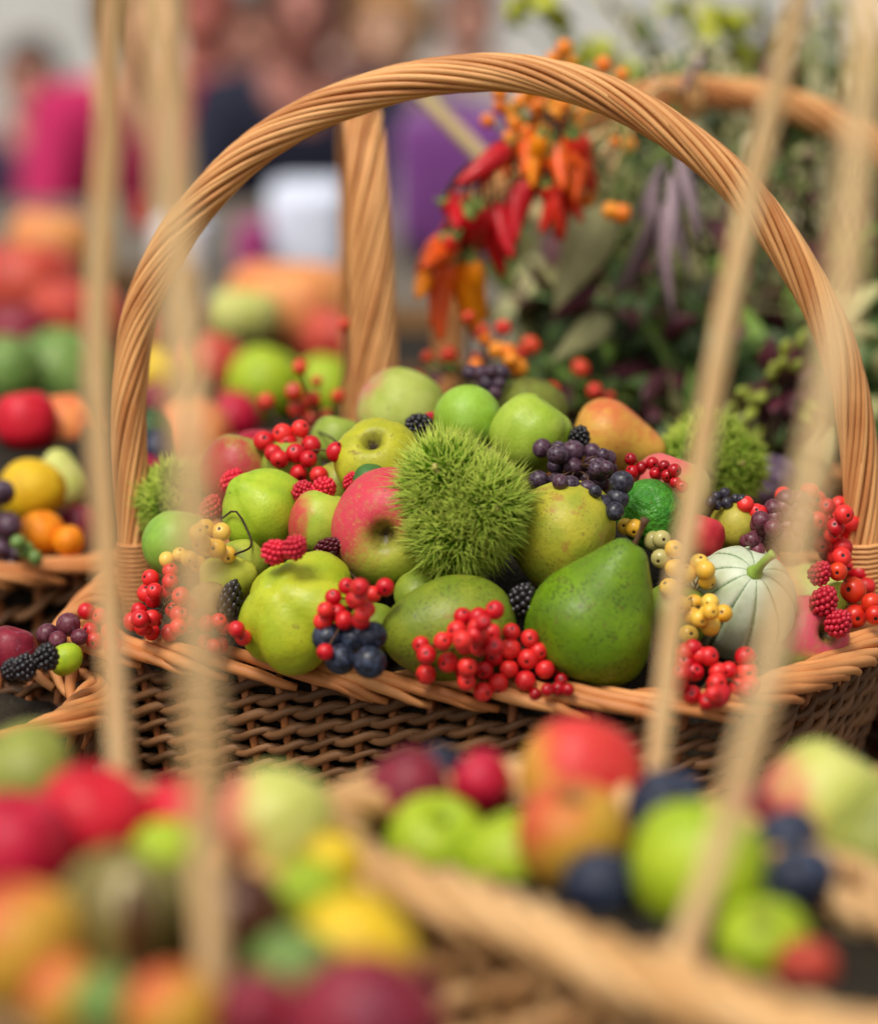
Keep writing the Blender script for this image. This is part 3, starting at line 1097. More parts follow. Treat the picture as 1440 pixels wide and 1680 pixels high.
def blob(px, py, rx, ry, n, r, seed, ang=0.0):
    rr = random.Random(seed)
    out = []
    tries = 0
    while len(out) < n and tries < 4000:
        tries += 1
        a, d = rr.uniform(0, 6.283), math.sqrt(rr.random())
        u, v = rx * d * math.cos(a), ry * d * math.sin(a)
        x = px + u * math.cos(ang) - v * math.sin(ang)
        y = py + u * math.sin(ang) + v * math.cos(ang)
        if all(math.hypot(x - o[0], y - o[1]) > r * 1.15 for o in out):
            out.append((x, y, r * rr.uniform(.9, 1.1)))
    return out


GB = 'clusters of small berries on the heap'
cluster('sloe_cluster', 'five dark blue-black sloes at the front rim, under a small red berry cluster', 'sloes',
        z2([(50, 1365), (150, 1350), (150, 1440), (20, 1440)], 27)[:0] + z1([(1010, 1395), (1140, 1400), (1235, 1390), (1075, 1505), (1220, 1520)], 26), M['sloe'], 'sloe', me=BERRY, stalk=None, group=GB, soft=.08)
cluster('rowan_cluster', 'small red rowan berry cluster just above the blue-black sloes', 'berries',
        z1([(1040, 1200), (1105, 1145), (1140, 1205), (1235, 1185), (1295, 1150), (1060, 1275), (1095, 1315), (1175, 1315), (1205, 1260), (990, 1320), (1000, 1470)], 15.5), M['rowan'], group=GB, fill=.8)
cluster('rowan_cluster', 'largest bright red rowan berry cluster hanging over the front rim at the centre', 'berries',
        z2([(365, 1395), (390, 1440), (388, 1530), (557, 1265), (630, 1268), (705, 1235), (530, 1330), (465, 1378), (490, 1475), (565, 1400), (625, 1320), (690, 1340),
            (780, 1335), (865, 1365), (630, 1400), (700, 1450), (775, 1412), (855, 1460), (570, 1520), (655, 1512), (770, 1505), (575, 1565), (720, 1572), (650, 1612),
            (845, 1560), (935, 1508), (905, 1425)], 16.5), M['rowan'], group=GB, fill=.8)
cluster('currant_cluster', 'small glossy dark red currants at the right end of the largest red cluster', 'berries',
        z2([(950, 1428), (1000, 1500), (1052, 1512), (1010, 1555), (995, 1597), (945, 1602), (1040, 1602), (890, 1622)], 11.5), M['currant'], group=GB)
cluster('rowan_cluster', 'red rowan berry cluster under the yellow berries, in front of the striped squash', 'berries',
        z3([(495, 1240), (567, 1280), (735, 1282), (742, 1350), (610, 1352), (660, 1345), (500, 1350), (605, 1405), (705, 1420), (490, 1455), (560, 1485), (630, 1450), (455, 1310), (755, 1410), (430, 1400)], 16.5), M['rowan'], group=GB, fill=.8)
cluster('rowan_cluster', 'red rowan berry cluster high on the left of the heap', 'berries',
        z1([(697, 430), (790, 395), (878, 370), (812, 440), (930, 455), (745, 490), (855, 490), (775, 520), (918, 520), (870, 590), (970, 600), (1055, 485)], 16.5), M['rowan'], group=GB, soft=.15)
cluster('rowan_cluster', 'red rowan berry cluster at the left end beside the wrapped handle foot', 'berries',
        z1([(140, 1105), (240, 1070), (120, 1180), (155, 1210), (235, 1170), (85, 1265), (155, 1305), (255, 1265), (50, 1320), (145, 1370), (235, 1375), (240, 1125), (105, 1345), (330, 1330), (330, 1240)], 15.5), M['rowan'], group=GB, fill=.8)
cluster('rowan_cluster', 'few red rowan berries between the lumpy quince and the blurred left handle', 'berries',
        z1([(420, 1330), (510, 1340), (597, 1398), (485, 1435), (410, 1420)], 15.5), M['rowan'], group=GB, fill=.8)
cluster('rowan_cluster', 'red berries spilling over the left tip of the sharp basket', 'berries',
        [(142, 1003, 15), (165, 1012, 15), (148, 1035, 14), (155, 1052, 15), (180, 1035, 15), (185, 1060, 15)], M['rowan'], start=-.05, group=GB)
cluster('currant_cluster', 'tiny red berries lying below the orange-flushed pear', 'berries',
        z3([(208, 372), (215, 430), (258, 412), (308, 392), (322, 438), (362, 405), (378, 450), (410, 425), (415, 480), (445, 500)], 11), M['currant'], group=GB)
cluster('rowan_cluster', 'red berry sprig hanging down by the right handle foot', 'berries',
        z3([(1165, 585), (1240, 640), (1158, 690), (1215, 705), (1180, 775), (1115, 800), (1245, 830), (1205, 870), (1120, 640), (1110, 720), (1060, 600), (1075, 680), (1060, 560), (1085, 760), (1150, 840), (1260, 900), (1290, 960)], 16.5), M['rowan'], start=-.02, group=GB, fill=.9)
cluster('yellow_berry_cluster', 'yellow berry cluster on the left in front of the creased lime quince', 'berries',
        z1([(410, 860), (490, 878), (425, 950), (520, 990), (465, 960), (390, 930), (375, 885)], 15.5), M['yellowberry'], group=GB, stalk='darktwig')
cluster('yellow_berry_cluster', 'pale yellow berries just above the left red cluster', 'berries',
        z1([(222, 1015), (285, 990), (330, 1010), (375, 1035)], 13.5), M['yellowberry'], group=GB, fill=.4)
cluster('yellow_berry_cluster', 'yellow berry cluster spilling between the dark pear and the striped squash', 'berries',
        z3([(405, 785), (525, 850), (558, 930), (383, 965), (500, 1035), (572, 1035), (560, 1090), (635, 1082), (490, 1095), (575, 1140), (475, 1180), (440, 1040), (470, 900)], 16.5), M['yellowberry'], group=GB, fill=.4)
cluster('yellow_berry_cluster', 'two yellow berries beside the stalk of the dark green pear', 'berries',
        z3([(185, 683), (225, 690)], 15), M['yellowberry'], group=GB, stalk=None)
cluster('white_berry_cluster', 'two pale greenish berries right of the dark pear stalk', 'berries',
        z3([(315, 750), (350, 742), (345, 830)], 17), berrymat('pale_berry_skin', S(190, 178, 110), S(168, 160, 96), spot=S(70, 50, 24)), group=GB, stalk=None)
cluster('grape_bunch', 'bunch of dusky purple grapes right of the creased green apple', 'grapes',
        z2([(920, 490, 17), (1060, 510, 19), (985, 570, 16), (905, 640, 17), (1070, 580, 17), (1155, 560, 17), (1150, 505, 14), (1120, 630, 14), (1050, 660, 15), (1195, 650, 15),
            (1130, 680, 17), (1225, 590, 16), (1225, 540, 14), (1200, 520, 12), (985, 640, 13), (1000, 500, 13)], 16), M['grape'], 'grape', me=GRAPE, group=GB, soft=.14, fill=.9)
cluster('grape_bunch', 'few blue-black grapes at the right end of the dusky purple bunch', 'grapes',
        z2([(1285, 650, 20), (1265, 725, 20), (1200, 750, 16), (1165, 690, 12), (1255, 780, 15)], 18), M['blackgrape'], 'grape', me=GRAPE, group=GB, soft=.14, stalk=None)
cluster('grape_bunch', 'little dark purple grapes on the very top of the heap', 'grapes',
        z2([(590, 145, 14), (640, 150, 15), (730, 150, 16), (668, 195, 14), (722, 195, 13), (705, 240, 12), (690, 140, 12)], 15), M['grape'], 'grape', me=GRAPE, start=.10, group=GB, soft=.14)
cluster('grape_bunch', 'wine-red grapes on the right behind the striped squash', 'grapes',
        z3([(865, 600, 17), (868, 645, 18), (795, 675, 15), (925, 560, 17), (935, 630, 17), (930, 690, 17), (870, 735, 12), (775, 730, 12), (820, 745, 14), (865, 790, 14), (920, 760, 15), (790, 790, 12), (740, 750, 12), (960, 600, 15), (985, 560, 15), (1000, 640, 16), (975, 700, 16), (960, 770, 14)], 16),
        M['wine'], 'grape', me=GRAPE, group=GB, soft=.14, fill=.9)
cluster('black_currant_cluster', 'small black berries behind the striped squash, below the back right burr', 'berries',
        z3([(600, 545), (640, 530), (690, 555), (650, 575), (605, 585), (720, 560), (575, 570)], 9.5), M['blackgrape'], group=GB)
cluster('rosehip_sprig', 'large orange-red rosehips with dark tips at the right edge of the heap', 'rosehips',
        z3([(1230, 975, 21), (1240, 1095, 22), (1160, 890, 17), (1315, 1035, 17), (1330, 1090, 17)], 20), M['hip'], 'rosehip', start=-.06, group=GB)
cluster('rowan_cluster', 'red berries peeping out behind the wine-red grapes', 'berries',
        z3([(910, 540), (785, 615), (800, 620), (865, 850), (880, 880), (1030, 520), (735, 580)], 14), M['rowan'], start=0.03, group=GB, stalk=None)


# rosehip sepals
def drupes(n, rx, rz, rd, seed):
    A = Acc()
    r_ = random.Random(seed)
    base, bf = uvsphere(9, 7)
    for i in range(n):
        ph = math.acos(1 - 2 * (i + .5) / n)
        th = math.pi * (1 + 5 ** .5) * (i + .5)
        z = math.cos(ph)
        k = 1.0 - 0.22 * z
        c = np.array([math.sin(ph) * math.cos(th) * rx * k, math.sin(ph) * math.sin(th) * rx * k, z * rz])
        A.add((base * rd * r_.uniform(.88, 1.12) + c, bf))
    A.add((base * np.array([rx, rx, rz]) * .9, bf))
    return mesh('drupelets', A.v, A.f)


RASP = drupes(56, .8, .95, .21, 1)
BLCK = drupes(46, .8, .9, .25, 2)


def drupe(name, px, py, rp, label, mat, me, axis=(0, .8, .3), start=None, sq=(1, 1, 1), cat='berry', group=None, soft=.04, deep=None):
    if deep is None:
        p, r = settle(px, py, rp, start, soft)
    else:                                   # wedged in a gap between bigger fruit
        p = on_heap(px, py) - ray(px, py) * deep
        r = rp * mpp(p)
    PLACED.append((p.copy(), r))
    o = link(name, me, mat, None, p, orient(axis, rng.uniform(0, 6)), (r * sq[0], r * sq[1], r * sq[2]))
    tag(o, label, cat, group)
    return o


GR = 'loose raspberries in the heap'
for px, py, rp, ax, lab in (
        (382, 790, 21, (.5, .8, .1), 'raspberry on the upper left, against the dull red apple'),
        (347, 832, 20, (.3, .8, .1), 'raspberry half behind the blurred left handle, above the yellow berries'),
        (452, 905, 22, (.7, .4, .3), 'bright raspberry lying above the large lumpy quince'),
        (484, 897, 21, (.5, .6, .4), 'darker raspberry touching the bright one above the lumpy quince'),
        (498, 806, 20, (.2, .3, .8), 'dark raspberry below the high red berry cluster, left of a twin'),
        (532, 801, 21, (.4, .3, .8), 'light raspberry right of its darker twin, above the small red-cheeked apple'),
        (655, 755, 22, (.2, .8, .3), 'raspberry touching the left spines of the big burr'),
        (578, 790, 16, (.2, .8, .3), 'raspberry beside the small dark green oval fruit'),
        (1352, 985, 24, (.3, .7, .3), 'upper raspberry above the pink apple at the right corner'),
        (1376, 1022, 23, (.4, .6, .4), 'lower raspberry wedged beside the pink apple at the right corner'),
        (1345, 940, 20, (.4, .6, .4), 'raspberry under the red sprig at the right edge'),
        (705, 685, 10, (.4, .6, .4), 'tiny red berry beside the topmost blackberry')):
    drupe('raspberry', px, py, rp, lab, M['raspberry'], RASP, ax, cat='raspberry', group=GR, start=-.06 if px > 1300 else None, deep=None if px > 1300 or px in (452, 484) else .012)
GK = 'loose blackberries in the heap'
for px, py, rp, ax, lab in (
        (686, 700, 23, (-.6, .2, .5), 'blackberry in front of the large pale apple near the top'),
        (858, 984, 27, (.2, .8, .3), 'blackberry wedged between the olive pear and the big dark green pear'),
        (950, 718, 19, (.2, .8, .3), 'blackberry left of the orange-flushed pear'),
        (378, 985, 24, (.2, .9, .2), 'long blackberry left of the large lumpy quince')):
    drupe('blackberry', px, py, rp, lab, M['blackberry'], BLCK, ax, cat='blackberry', group=GK, deep=.014, sq=(.85, .85, 1.35) if 'long' in lab else (1, 1, 1))
drupe('mulberry', 540, 898, 22, 'dark red mulberry between the small apple and the rosy apple', M['mulberry'], RASP, (.7, .3, .3), cat='mulberry', sq=(.8, .8, 1.1))

# dark packing added to shade gaps between fruit, fills each basket below its heap
m_filler = plain('dark_gap_filler', S(44, 36, 22), 0.9, 0.5, 60, .5)


def filler(plan, zfun, label, flare=0.80, zr=0.13):
    V, Fc = [], []
    nr, na = 12, 48
    ring = catmull([(x, y, 0) for x, y in plan], na, True)
    c = np.mean(np.array(plan), 0)
    for i in range(nr + 4):
        u = min(i / nr, 1.0)
        dn = max(0, i - nr) / 3.0
        for j in range(na):
            k = u * .955 * (1 - (1 - flare) * .95 * dn)
            x, y = c[0] + (ring[j][0] - c[0]) * k, c[1] + (ring[j][1] - c[1]) * k
            z = zfun(x, y) if dn == 0 else zfun(x, y) * (1 - dn) + .012 * dn
            V.append((x, y, max(z, .012) + nrng.normal() * .002))
    for i in range(nr + 3):
        for j in range(na):
            a, b = i * na + j, i * na + (j + 1) % na
            Fc.append((a, a + na, b + na, b))
    o = link('gap_filler', mesh('gap_filler', V, Fc), m_filler)
    tag(o, label, 'filler', kind='stuff')


filler(plan_main, lambda x, y: min(dome(x, y) - 0.046, ZR + .05) if True else 0, 'added dark packing under the fruit of the sharp basket')

# fine bare twigs lying on the left side of the heap
for pts, lab in (([(365, 850), (385, 838), (402, 862), (412, 895), (385, 910)], 'fine curled brown twig over the creased lime quince'),
                 ([(545, 905), (570, 935), (600, 965)], 'thin dark twig running down beside the rosy apple'),
                 ([(522, 708), (540, 716), (556, 728)], 'short dark twig on the dull green apple')):
    P = []
    for x, y in pts:
        p, r = settle(x, y, 3, None, .0)
        P.append(p)
    o = link('twig', mesh('twig', *tube(catmull(P, 16), .0006, 5)), M['darktwig'])
    tag(o, lab, 'twig')

# ------------------------------------------------------------------ other baskets
WB = (M['weave'], M['stake'], M['rim'])
WP = (M['paleweave'], M['pale'], M['pale'])


def fgpt(px, py, y): return at(px, py, y)


# left neighbour, close beside the main basket
bb_, bo = basket('wicker_basket', 'brown wicker basket cut by the left edge with blackberries and red grapes', superellipse(-.345, -.085, .172, .095, math.radians(-20), 2.5), .118, 15, 38, .0027, WB, seed=5)
# left, behind
ba_, ao = basket('wicker_basket', 'brown wicker basket at the left edge holding lemon and orange fruit, slightly blurred', superellipse(-.30, .25, .135, .12, 0, 2.2), .128, 14, 34, .003, WB, seed=6)
# behind the heap: twisted upright handle seen edge-on
bB, Bo = basket('wicker_basket', 'wicker basket behind the heap whose twisted handle stands upright edge-on', superellipse(-.075, .38, .105, .17, 0, 2.3), .13, 12, 34, .0032, WB, seed=7)
# behind right, under the dried flowers
bC, Co = basket('wicker_basket', 'wicker basket at the back right under the chilli and flower bunches', superellipse(.26, .56, .25, .15, 0, 2.5), .13, 12, 44, .0034, WB, seed=8)
# right neighbour
bD, Do = basket('wicker_basket', 'brown wicker basket cut by the right edge beside the sharp basket', superellipse(.405, .15, .165, .14, 0, 2.2), .118, 14, 36, .003, WB, seed=9)

# foreground: taller baskets standing nearer the camera
KF = .82


def fy(y): return CAM.y + (y - CAM.y) * KF
def fz(z): return CAM.z - (CAM.z - z) * KF
def fplan(pl): return [(x * KF, fy(y)) for x, y in pl]


# foreground right
plan_r = [(-.05, -.30), (-.047, -.335), (-.025, -.366), (.016, -.41), (.055, -.455), (.085, -.49), (.118, -.526), (.15, -.545), (.185, -.535),
          (.203, -.49), (.2, -.44), (.17, -.385), (.13, -.325), (.08, -.268), (.03, -.245), (-.02, -.262)]
plan_r = fplan(plan_r)
bR, Ro = basket('wicker_basket', 'pale wicker basket blurred in the right foreground with green apples and dark plums', plan_r, fz(.115), 22, 42, .0037, WP, flare=.96, seed=10, border=6)
# third, at the right edge
plan_t = fplan(superellipse(.29, -.335, .135, .11, math.radians(-20), 2.3))
bT, To = basket('wicker_basket', 'pale wicker basket cut by the lower right edge under a pale apple and yellow pear', plan_t, fz(.105), 21, 36, .0037, WP, flare=.96, seed=12, border=6)
# foreground left
plan_l = [(-.215, -.42), (-.166, -.489), (-.111, -.531), (-.06, -.565), (-.03, -.56), (-.02, -.52), (-.035, -.47), (-.065, -.40), (-.10, -.335), (-.13, -.285), (-.19, -.275), (-.235, -.32), (-.24, -.375)]
plan_l = fplan(plan_l)
bL, Lo = basket('wicker_basket', 'pale wicker basket blurred in the left foreground with red fruit and brown chestnuts', plan_l, fz(.115), 22, 42, .0037, WP, flare=.96, seed=11, border=6)


def arch(parent, org, pts, R, nstr, turns, mat, rs=None, n=90, flat=1.0):
    P = catmull([at(x, y, d) for x, y, d in pts], n)
    rope(parent, org, P, R, nstr, rs or R * .26, turns, mat, sides=5, flat=flat)


HN = [(1088, 1640, -.49), (1150, 1480, -.492), (1240, 1180, -.495), (1310, 880, -.495), (1370, 560, -.49), (1405, 250, -.48), (1425, 0, -.47), (1430, -250, -.44),
      (1415, -420, -.40), (1385, -400, -.36), (1350, -220, -.32), (1310, 0, -.30), (1250, 240, -.285), (1198, 480, -.28), (1150, 750, -.275), (1108, 1000, -.272), (1074, 1290, -.27), (1066, 1400, -.27)]
arch(bR, Ro, [(a, b, fy(c)) for a, b, c in HN], .0034, 11, 5, M['cream'])
HL = [(358, 1760, -.545), (338, 1400, -.545), (330, 1150, -.545), (318, 860, -.545), (303, 600, -.54), (282, 300, -.53), (262, 0, -.52), (250, -260, -.49), (236, -420, -.44), (215, -420, -.40),
      (198, -250, -.35), (188, 0, -.33), (180, 200, -.318), (166, 400, -.312), (160, 640, -.305), (176, 900, -.30), (186, 1100, -.298), (205, 1400, -.297)]
arch(bL, Lo, [(a, b, fy(c)) for a, b, c in HL], .0037, 12, 5, M['cream'])
# twisted upright handle of the basket behind the heap (runs away from the camera)
HB = [(620, 900, .215), (618, 720, .212), (614, 560, .214), (608, 400, .220), (602, 280, .232), (598, 220, .25), (593, 180, .28), (589, 162, .33), (585, 158, .39), (583, 168, .44), (580, 200, .475),
      (580, 260, .50), (582, 400, .52), (586, 560, .53), (590, 720, .53)]
PB = catmull([at(x, y, d) for x, y, d in HB], 150)
rope(bB, Bo, PB, np.interp(np.arange(150), [0, 25, 60, 90, 150], [.0132, .0128, .0105, .0098, .0105]), 15, .0023, 3.2, M['handle'], sides=6)
# handle arch of the basket at the back right
HC = [(738, 760, .52), (736, 620, .52), (742, 500, .52), (775, 370, .52), (850, 262, .52), (950, 195, .52), (1060, 160, .52), (1160, 152, .52), (1270, 166, .52), (1380, 208, .52), (1480, 280, .52), (1560, 400, .52), (1590, 560, .52), (1595, 760, .52)]
arch(bC, Co, HC, .0098, 14, 3, M['handle'], n=110)

for pl, z, lab in ((plan_r, fz(.125), 'added dark packing under the green apples and plums in the right foreground'), (plan_t, fz(.112), 'added dark packing under the pale apple at the lower right edge'),
                   (plan_l, fz(.125), 'added dark packing under the red fruit in the left foreground')):
    filler(pl, lambda x, y, z=z: z - .012, lab, flare=.94)
filler(superellipse(-.345, -.085, .172, .095, math.radians(-20), 2.5), lambda x, y: .105, 'added dark packing under the blackberries at the left edge')
filler(superellipse(-.30, .25, .135, .12, 0, 2.2), lambda x, y: .13 + .35 * max(0.0, y - .2), 'added dark packing under the lemon and orange fruit')
filler(superellipse(-.075, .38, .105, .17, 0, 2.3), lambda x, y: .13, 'added dark packing in the basket behind the heap')
filler(superellipse(.26, .56, .25, .15, 0, 2.5), lambda x, y: .13, 'added dark packing under the flower bunches')
filler(superellipse(.405, .15, .165, .14, 0, 2.2), lambda x, y: .1, 'added dark packing in the basket at the right edge')


# ------------------------------------------------------------------ blurred fruit, in front and behind
def lone(kind, name, px, py, rp, label, sk, y=None, z=None, **op):
    cat = op.pop('cat', name.replace('_', ' '))
    group = op.pop('group', None)
    f = F_(kind, name, px, py, rp, label, cat, sk, group=group, **op)
    f.p = at(px, py, y) if y is not None else atz(px, py, z)
    f.t = f.t0 = depth(f.p)
    return f


def relax_build(L, lim=.045):
    for it in range(50):
        for i in range(len(L)):
            for j in range(i + 1, len(L)):
                a, b = L[i], L[j]
                pa, pb = CAM + ray(a.px, a.py) * a.t, CAM + ray(b.px, b.py) * b.t
                need = (a.rp * a.t + b.rp * b.t) / FPX * .88
                d = (pa - pb).length
                if d < need:
                    n, fr = (a, b) if a.t < b.t else (b, a)
                    n.t = max(n.t - (need - d) * .25, n.t0 - lim)
                    fr.t = min(fr.t + (need - d) * .25, fr.t0 + lim)
    for f in L:
        f.p = CAM + ray(f.px, f.py) * f.t
        build_fruit(f)


SK = dict(
    red=dict(c1=S(214, 34, 54), c2=S(196, 22, 40)), crimson=dict(c1=S(196, 26, 60), c2=S(170, 18, 44)),
    maroon=dict(c1=S(140, 34, 52), c2=S(112, 26, 44), patch=S(150, 90, 110), pn=.55), plum=dict(c1=S(34, 40, 60), c2=S(24, 26, 40), patch=S(84, 98, 128), pn=.5, rough=.5),
    green=dict(c1=S(172, 192, 40), c2=S(152, 178, 34)), dgreen=dict(c1=S(112, 144, 66), c2=S(84, 116, 50), patch=S(150, 170, 100), pn=.5), yellow=dict(c1=S(232, 200, 40), c2=S(222, 182, 34)),
    orange=dict(c1=S(244, 148, 22), c2=S(236, 126, 18), bump=.04, bscale=20), pale=dict(c1=S(206, 206, 120), c2=S(190, 194, 100)), olive=dict(c1=S(150, 156, 70), c2=S(130, 136, 56)),
    husk=dict(c1=S(128, 120, 60), c2=S(108, 94, 46), patch=S(90, 64, 36), pn=.5, rough=.6), conker=dict(c1=S(86, 46, 26), c2=S(64, 34, 20), rough=.3),
    redyel=dict(c1=S(220, 170, 66), c2=S(206, 150, 60), blush=S(216, 52, 56), bdir=(.5, .3, .2), lo=-.5, hi=.3, bn=.5, streak=.2),
    orapple=dict(c1=S(206, 150, 50), c2=S(190, 150, 54), blush=S(206, 90, 56), bdir=(-.6, .6, 0), lo=0, hi=.8),
    palered=dict(c1=S(206, 206, 116), c2=S(190, 194, 96), blush=S(216, 110, 100), bdir=(-.8, -.1, .1), lo=.2, hi=.9), lemon=dict(c1=S(230, 190, 32), c2=S(218, 172, 28), bump=.05, bscale=18),
    coral=dict(c1=S(206, 84, 62), c2=S(180, 60, 48)), pump=dict(c1=S(232, 160, 92), c2=S(220, 130, 80)), magenta=dict(c1=S(176, 20, 70), c2=S(150, 14, 56)), navy=dict(c1=S(34, 44, 76), c2=S(24, 28, 50)),
    avocado=dict(c1=S(54, 88, 44), c2=S(40, 66, 36)), peach=dict(c1=S(240, 150, 84), c2=S(226, 110, 70)))
L = []
ga = 'blurred fruit in the right foreground basket'
for k, nm, px, py, r, sk, lab, op in (
        ('plum', 'plum', 668, 1305, 66, 'maroon', 'dusky maroon plum at the left end of the right foreground basket', dict(axis=(.2, .8, .2))),
        ('plum', 'plum', 790, 1282, 46, 'crimson', 'crimson plum behind the green apples in the right foreground basket', dict(axis=(.2, .8, .2))),
        ('plum', 'plum', 722, 1262, 38, 'plum', 'blue-black plum between the maroon and crimson plums', dict(axis=(.9, .2, .2))),
        ('apple', 'apple', 952, 1276, 96, 'redyel', 'red apple with a yellow cheek at the back of the right foreground basket', dict(axis=(.2, .8, -.2))),
        ('apple', 'apple', 940, 1372, 88, 'orapple', 'orange-yellow apple in the middle of the right foreground basket', dict(axis=(0, -.8, -.4), cal=True)),
        ('apple', 'apple', 712, 1388, 80, 'green', 'left bright green apple resting on the right foreground rim', dict(axis=(.2, .7, .6), stem=.2)),
        ('quince', 'quince', 838, 1420, 84, 'green', 'bright green quince beside the left green apple in the right foreground', dict(axis=(-.8, .3, .3))),
        ('plum', 'plum', 984, 1452, 54, 'plum', 'blue-black plum at the front rim between two green fruits', dict(axis=(.9, .2, .2))),
        ('round', 'apple', 1148, 1424, 110, 'green', 'round bright green apple crossed by the blurred right handle', dict(axis=(.2, .9, .2))),
        ('plum', 'plum', 1090, 1322, 56, 'plum', 'blue-black plum above the round green apple', dict(axis=(.9, .5, .2))),
        ('plum', 'plum', 1222, 1332, 44, 'maroon', 'maroon plum behind the round green apple near the right handle', dict(axis=(.2, .8, .2))),
        ('plum', 'plum', 1292, 1378, 46, 'plum', 'upper of two blue-black plums right of the round green apple', dict(axis=(.6, .6, .2))),
        ('plum', 'plum', 1312, 1440, 52, 'plum', 'lower of two blue-black plums right of the round green apple', dict(axis=(.8, .3, .2))),
        ('apple', 'apple', 1252, 1555, 76, 'green', 'yellow-green apple at the near end of the right foreground basket', dict(axis=(.1, -.7, -.5), cal=True)),
        ('apple', 'apple', 1322, 1592, 48, 'coral', 'red apple at the near end of the right foreground basket', dict(axis=(.2, .9, .2)))):
    L.append(lone(k, nm, px, py, r * 1.06, lab, SK[sk], z=fz(.112 if px in (712, 838, 984, 1252, 1322) else .13), group=ga, **op))
relax_build(L)
L = []
for k, nm, px, py, r, sk, lab, op in (
        ('apple', 'apple', 1352, 1318, 98, 'palered', 'large pale yellow apple with a pink cheek at the lower right edge', dict(axis=(.5, .8, .1))),
        ('fatpear', 'pear', 1448, 1372, 92, 'olive', 'yellow-green pear cut by the lower right edge', dict(axis=(.2, .9, .2)))):
    L.append(lone(k, nm, px, py, r * 1.06, lab, SK[sk], z=fz(.122), group='blurred fruit at the lower right edge', **op))
relax_build(L)
L = []
gl = 'blurred fruit in the left foreground basket'
for k, nm, px, py, r, sk, lab, op in (
        ('apple', 'apple', 22, 1398, 88, 'crimson', 'crimson apple cut by the left edge in the foreground', dict(axis=(.2, .9, .2))),
        ('apple', 'apple', 150, 1352, 86, 'red', 'bright red apple in the left foreground between the left edge and the handles', dict(axis=(.2, .9, .2))),
        ('fatpear', 'pear', 34, 1272, 76, 'olive', 'olive green pear at the left edge above the crimson apple', dict(axis=(-.9, .1, .2))),
        ('apple', 'apple', 292, 1345, 60, 'red', 'red apple seen between the two blurred left handles', dict(axis=(.2, .9, .2))),
        ('quince', 'quince', 458, 1350, 84, 'palered', 'pale yellow quince with a pink cheek right of the left handle', dict(axis=(.8, .5, .2), lob=.1)),
        ('round', 'apple', 272, 1402, 52, 'green', 'small lime green apple between the left handles', dict(axis=(.2, .9, .2))),
        ('plum', 'chestnut_husk', 190, 1510, 96, 'husk', 'big split olive-brown chestnut husk in the left foreground', dict(axis=(.15, .95, .1))),
        ('plum', 'chestnut_husk', 300, 1498, 70, 'husk', 'closed olive-brown chestnut husk behind the near left handle', dict(axis=(-.15, .95, .1))),
        ('round', 'chestnut', 395, 1500, 70, 'conker', 'dark brown chestnut just right of the near left handle', dict(axis=(.2, .9, .2))),
        ('apple', 'apple', 30, 1550, 92, 'orapple', 'orange-red apple cut by the left edge low in the foreground', dict(axis=(.2, .9, .2))),
        ('round', 'plum', 482, 1600, 72, 'dgreen', 'green plum beside the yellow fruit in the left foreground', dict(axis=(.2, .9, .2))),
        ('round', 'apple', 506, 1472, 56, 'green', 'pale green apple above the green plum in the left foreground', dict(axis=(.2, .9, .2))),
        ('plum', 'lemon', 585, 1556, 80, 'yellow', 'bright yellow lemon at the right side of the left foreground basket', dict(axis=(.8, -.3, .2))),
        ('plum', 'plum', 596, 1680, 104, 'maroon', 'dusky pink plum at the bottom edge under the yellow lemon', dict(axis=(.9, .1, .2))),
        ('round', 'plum', 172, 1645, 48, 'dgreen', 'small green plum at the bottom under the chestnut husk', dict(axis=(.2, .9, .2))),
        ('round', 'peach', 285, 1662, 70, 'orapple', 'orange peach at the bottom edge beside the near left handle', dict(axis=(.2, .9, .2))),
        ('plum', 'plum', 105, 1640, 56, 'orapple', 'golden plum at the lower left under the orange-red apple', dict(axis=(.2, .9, .2))),
        ('plum', 'plum', 545, 1420, 44, 'yellow', 'small yellow plum behind the pale quince at the basket corner', dict(axis=(.2, .9, .2))),
        ('round', 'plum', 420, 1660, 60, 'maroon', 'dark plum at the bottom between the peach and the green plum', dict(axis=(.2, .9, .2)))):
    L.append(lone(k, nm, px, py, r * 1.14, lab, SK[sk], z=fz(.143), group=gl, **op))
relax_build(L)
# split in the chestnut husk shows the brown nut
for f in L:
    if f.name == 'chestnut_husk':
        r = f.rp * f.t / FPX
        if 'split' not in f.label: continue
        o = [x for x in bpy.data.objects if x.get('label') == f.label][0]
        V, Fc = uvsphere(16, 14, lambda V: V * np.array([.27, .27, .72]))
        q = o.rotation_quaternion.inverted() @ orient((0, 1, 0))
        nut = link('nut', mesh('nut', V, Fc), skin('nut_skin', **SK['conker']), o, o.rotation_quaternion.inverted() @ cdir((.35, 0, .85)) * .84, o.rotation_quaternion.inverted() @ cdir((.0, .95, .1)).to_track_quat('Z', 'Y'))
        nut['label'] = 'brown nut in the open split'
        V, Fc = uvsphere(16, 14, lambda V: V * np.array([.42, .42, .88]))
        lip = link('husk_lip', mesh('husk_lip', V, Fc), plain('husk_lip', S(190, 176, 130), .7), o, o.rotation_quaternion.inverted() @ cdir((.35, 0, .85)) * .64, nut.rotation_quaternion)
        lip['label'] = 'pale inner lip of the split'

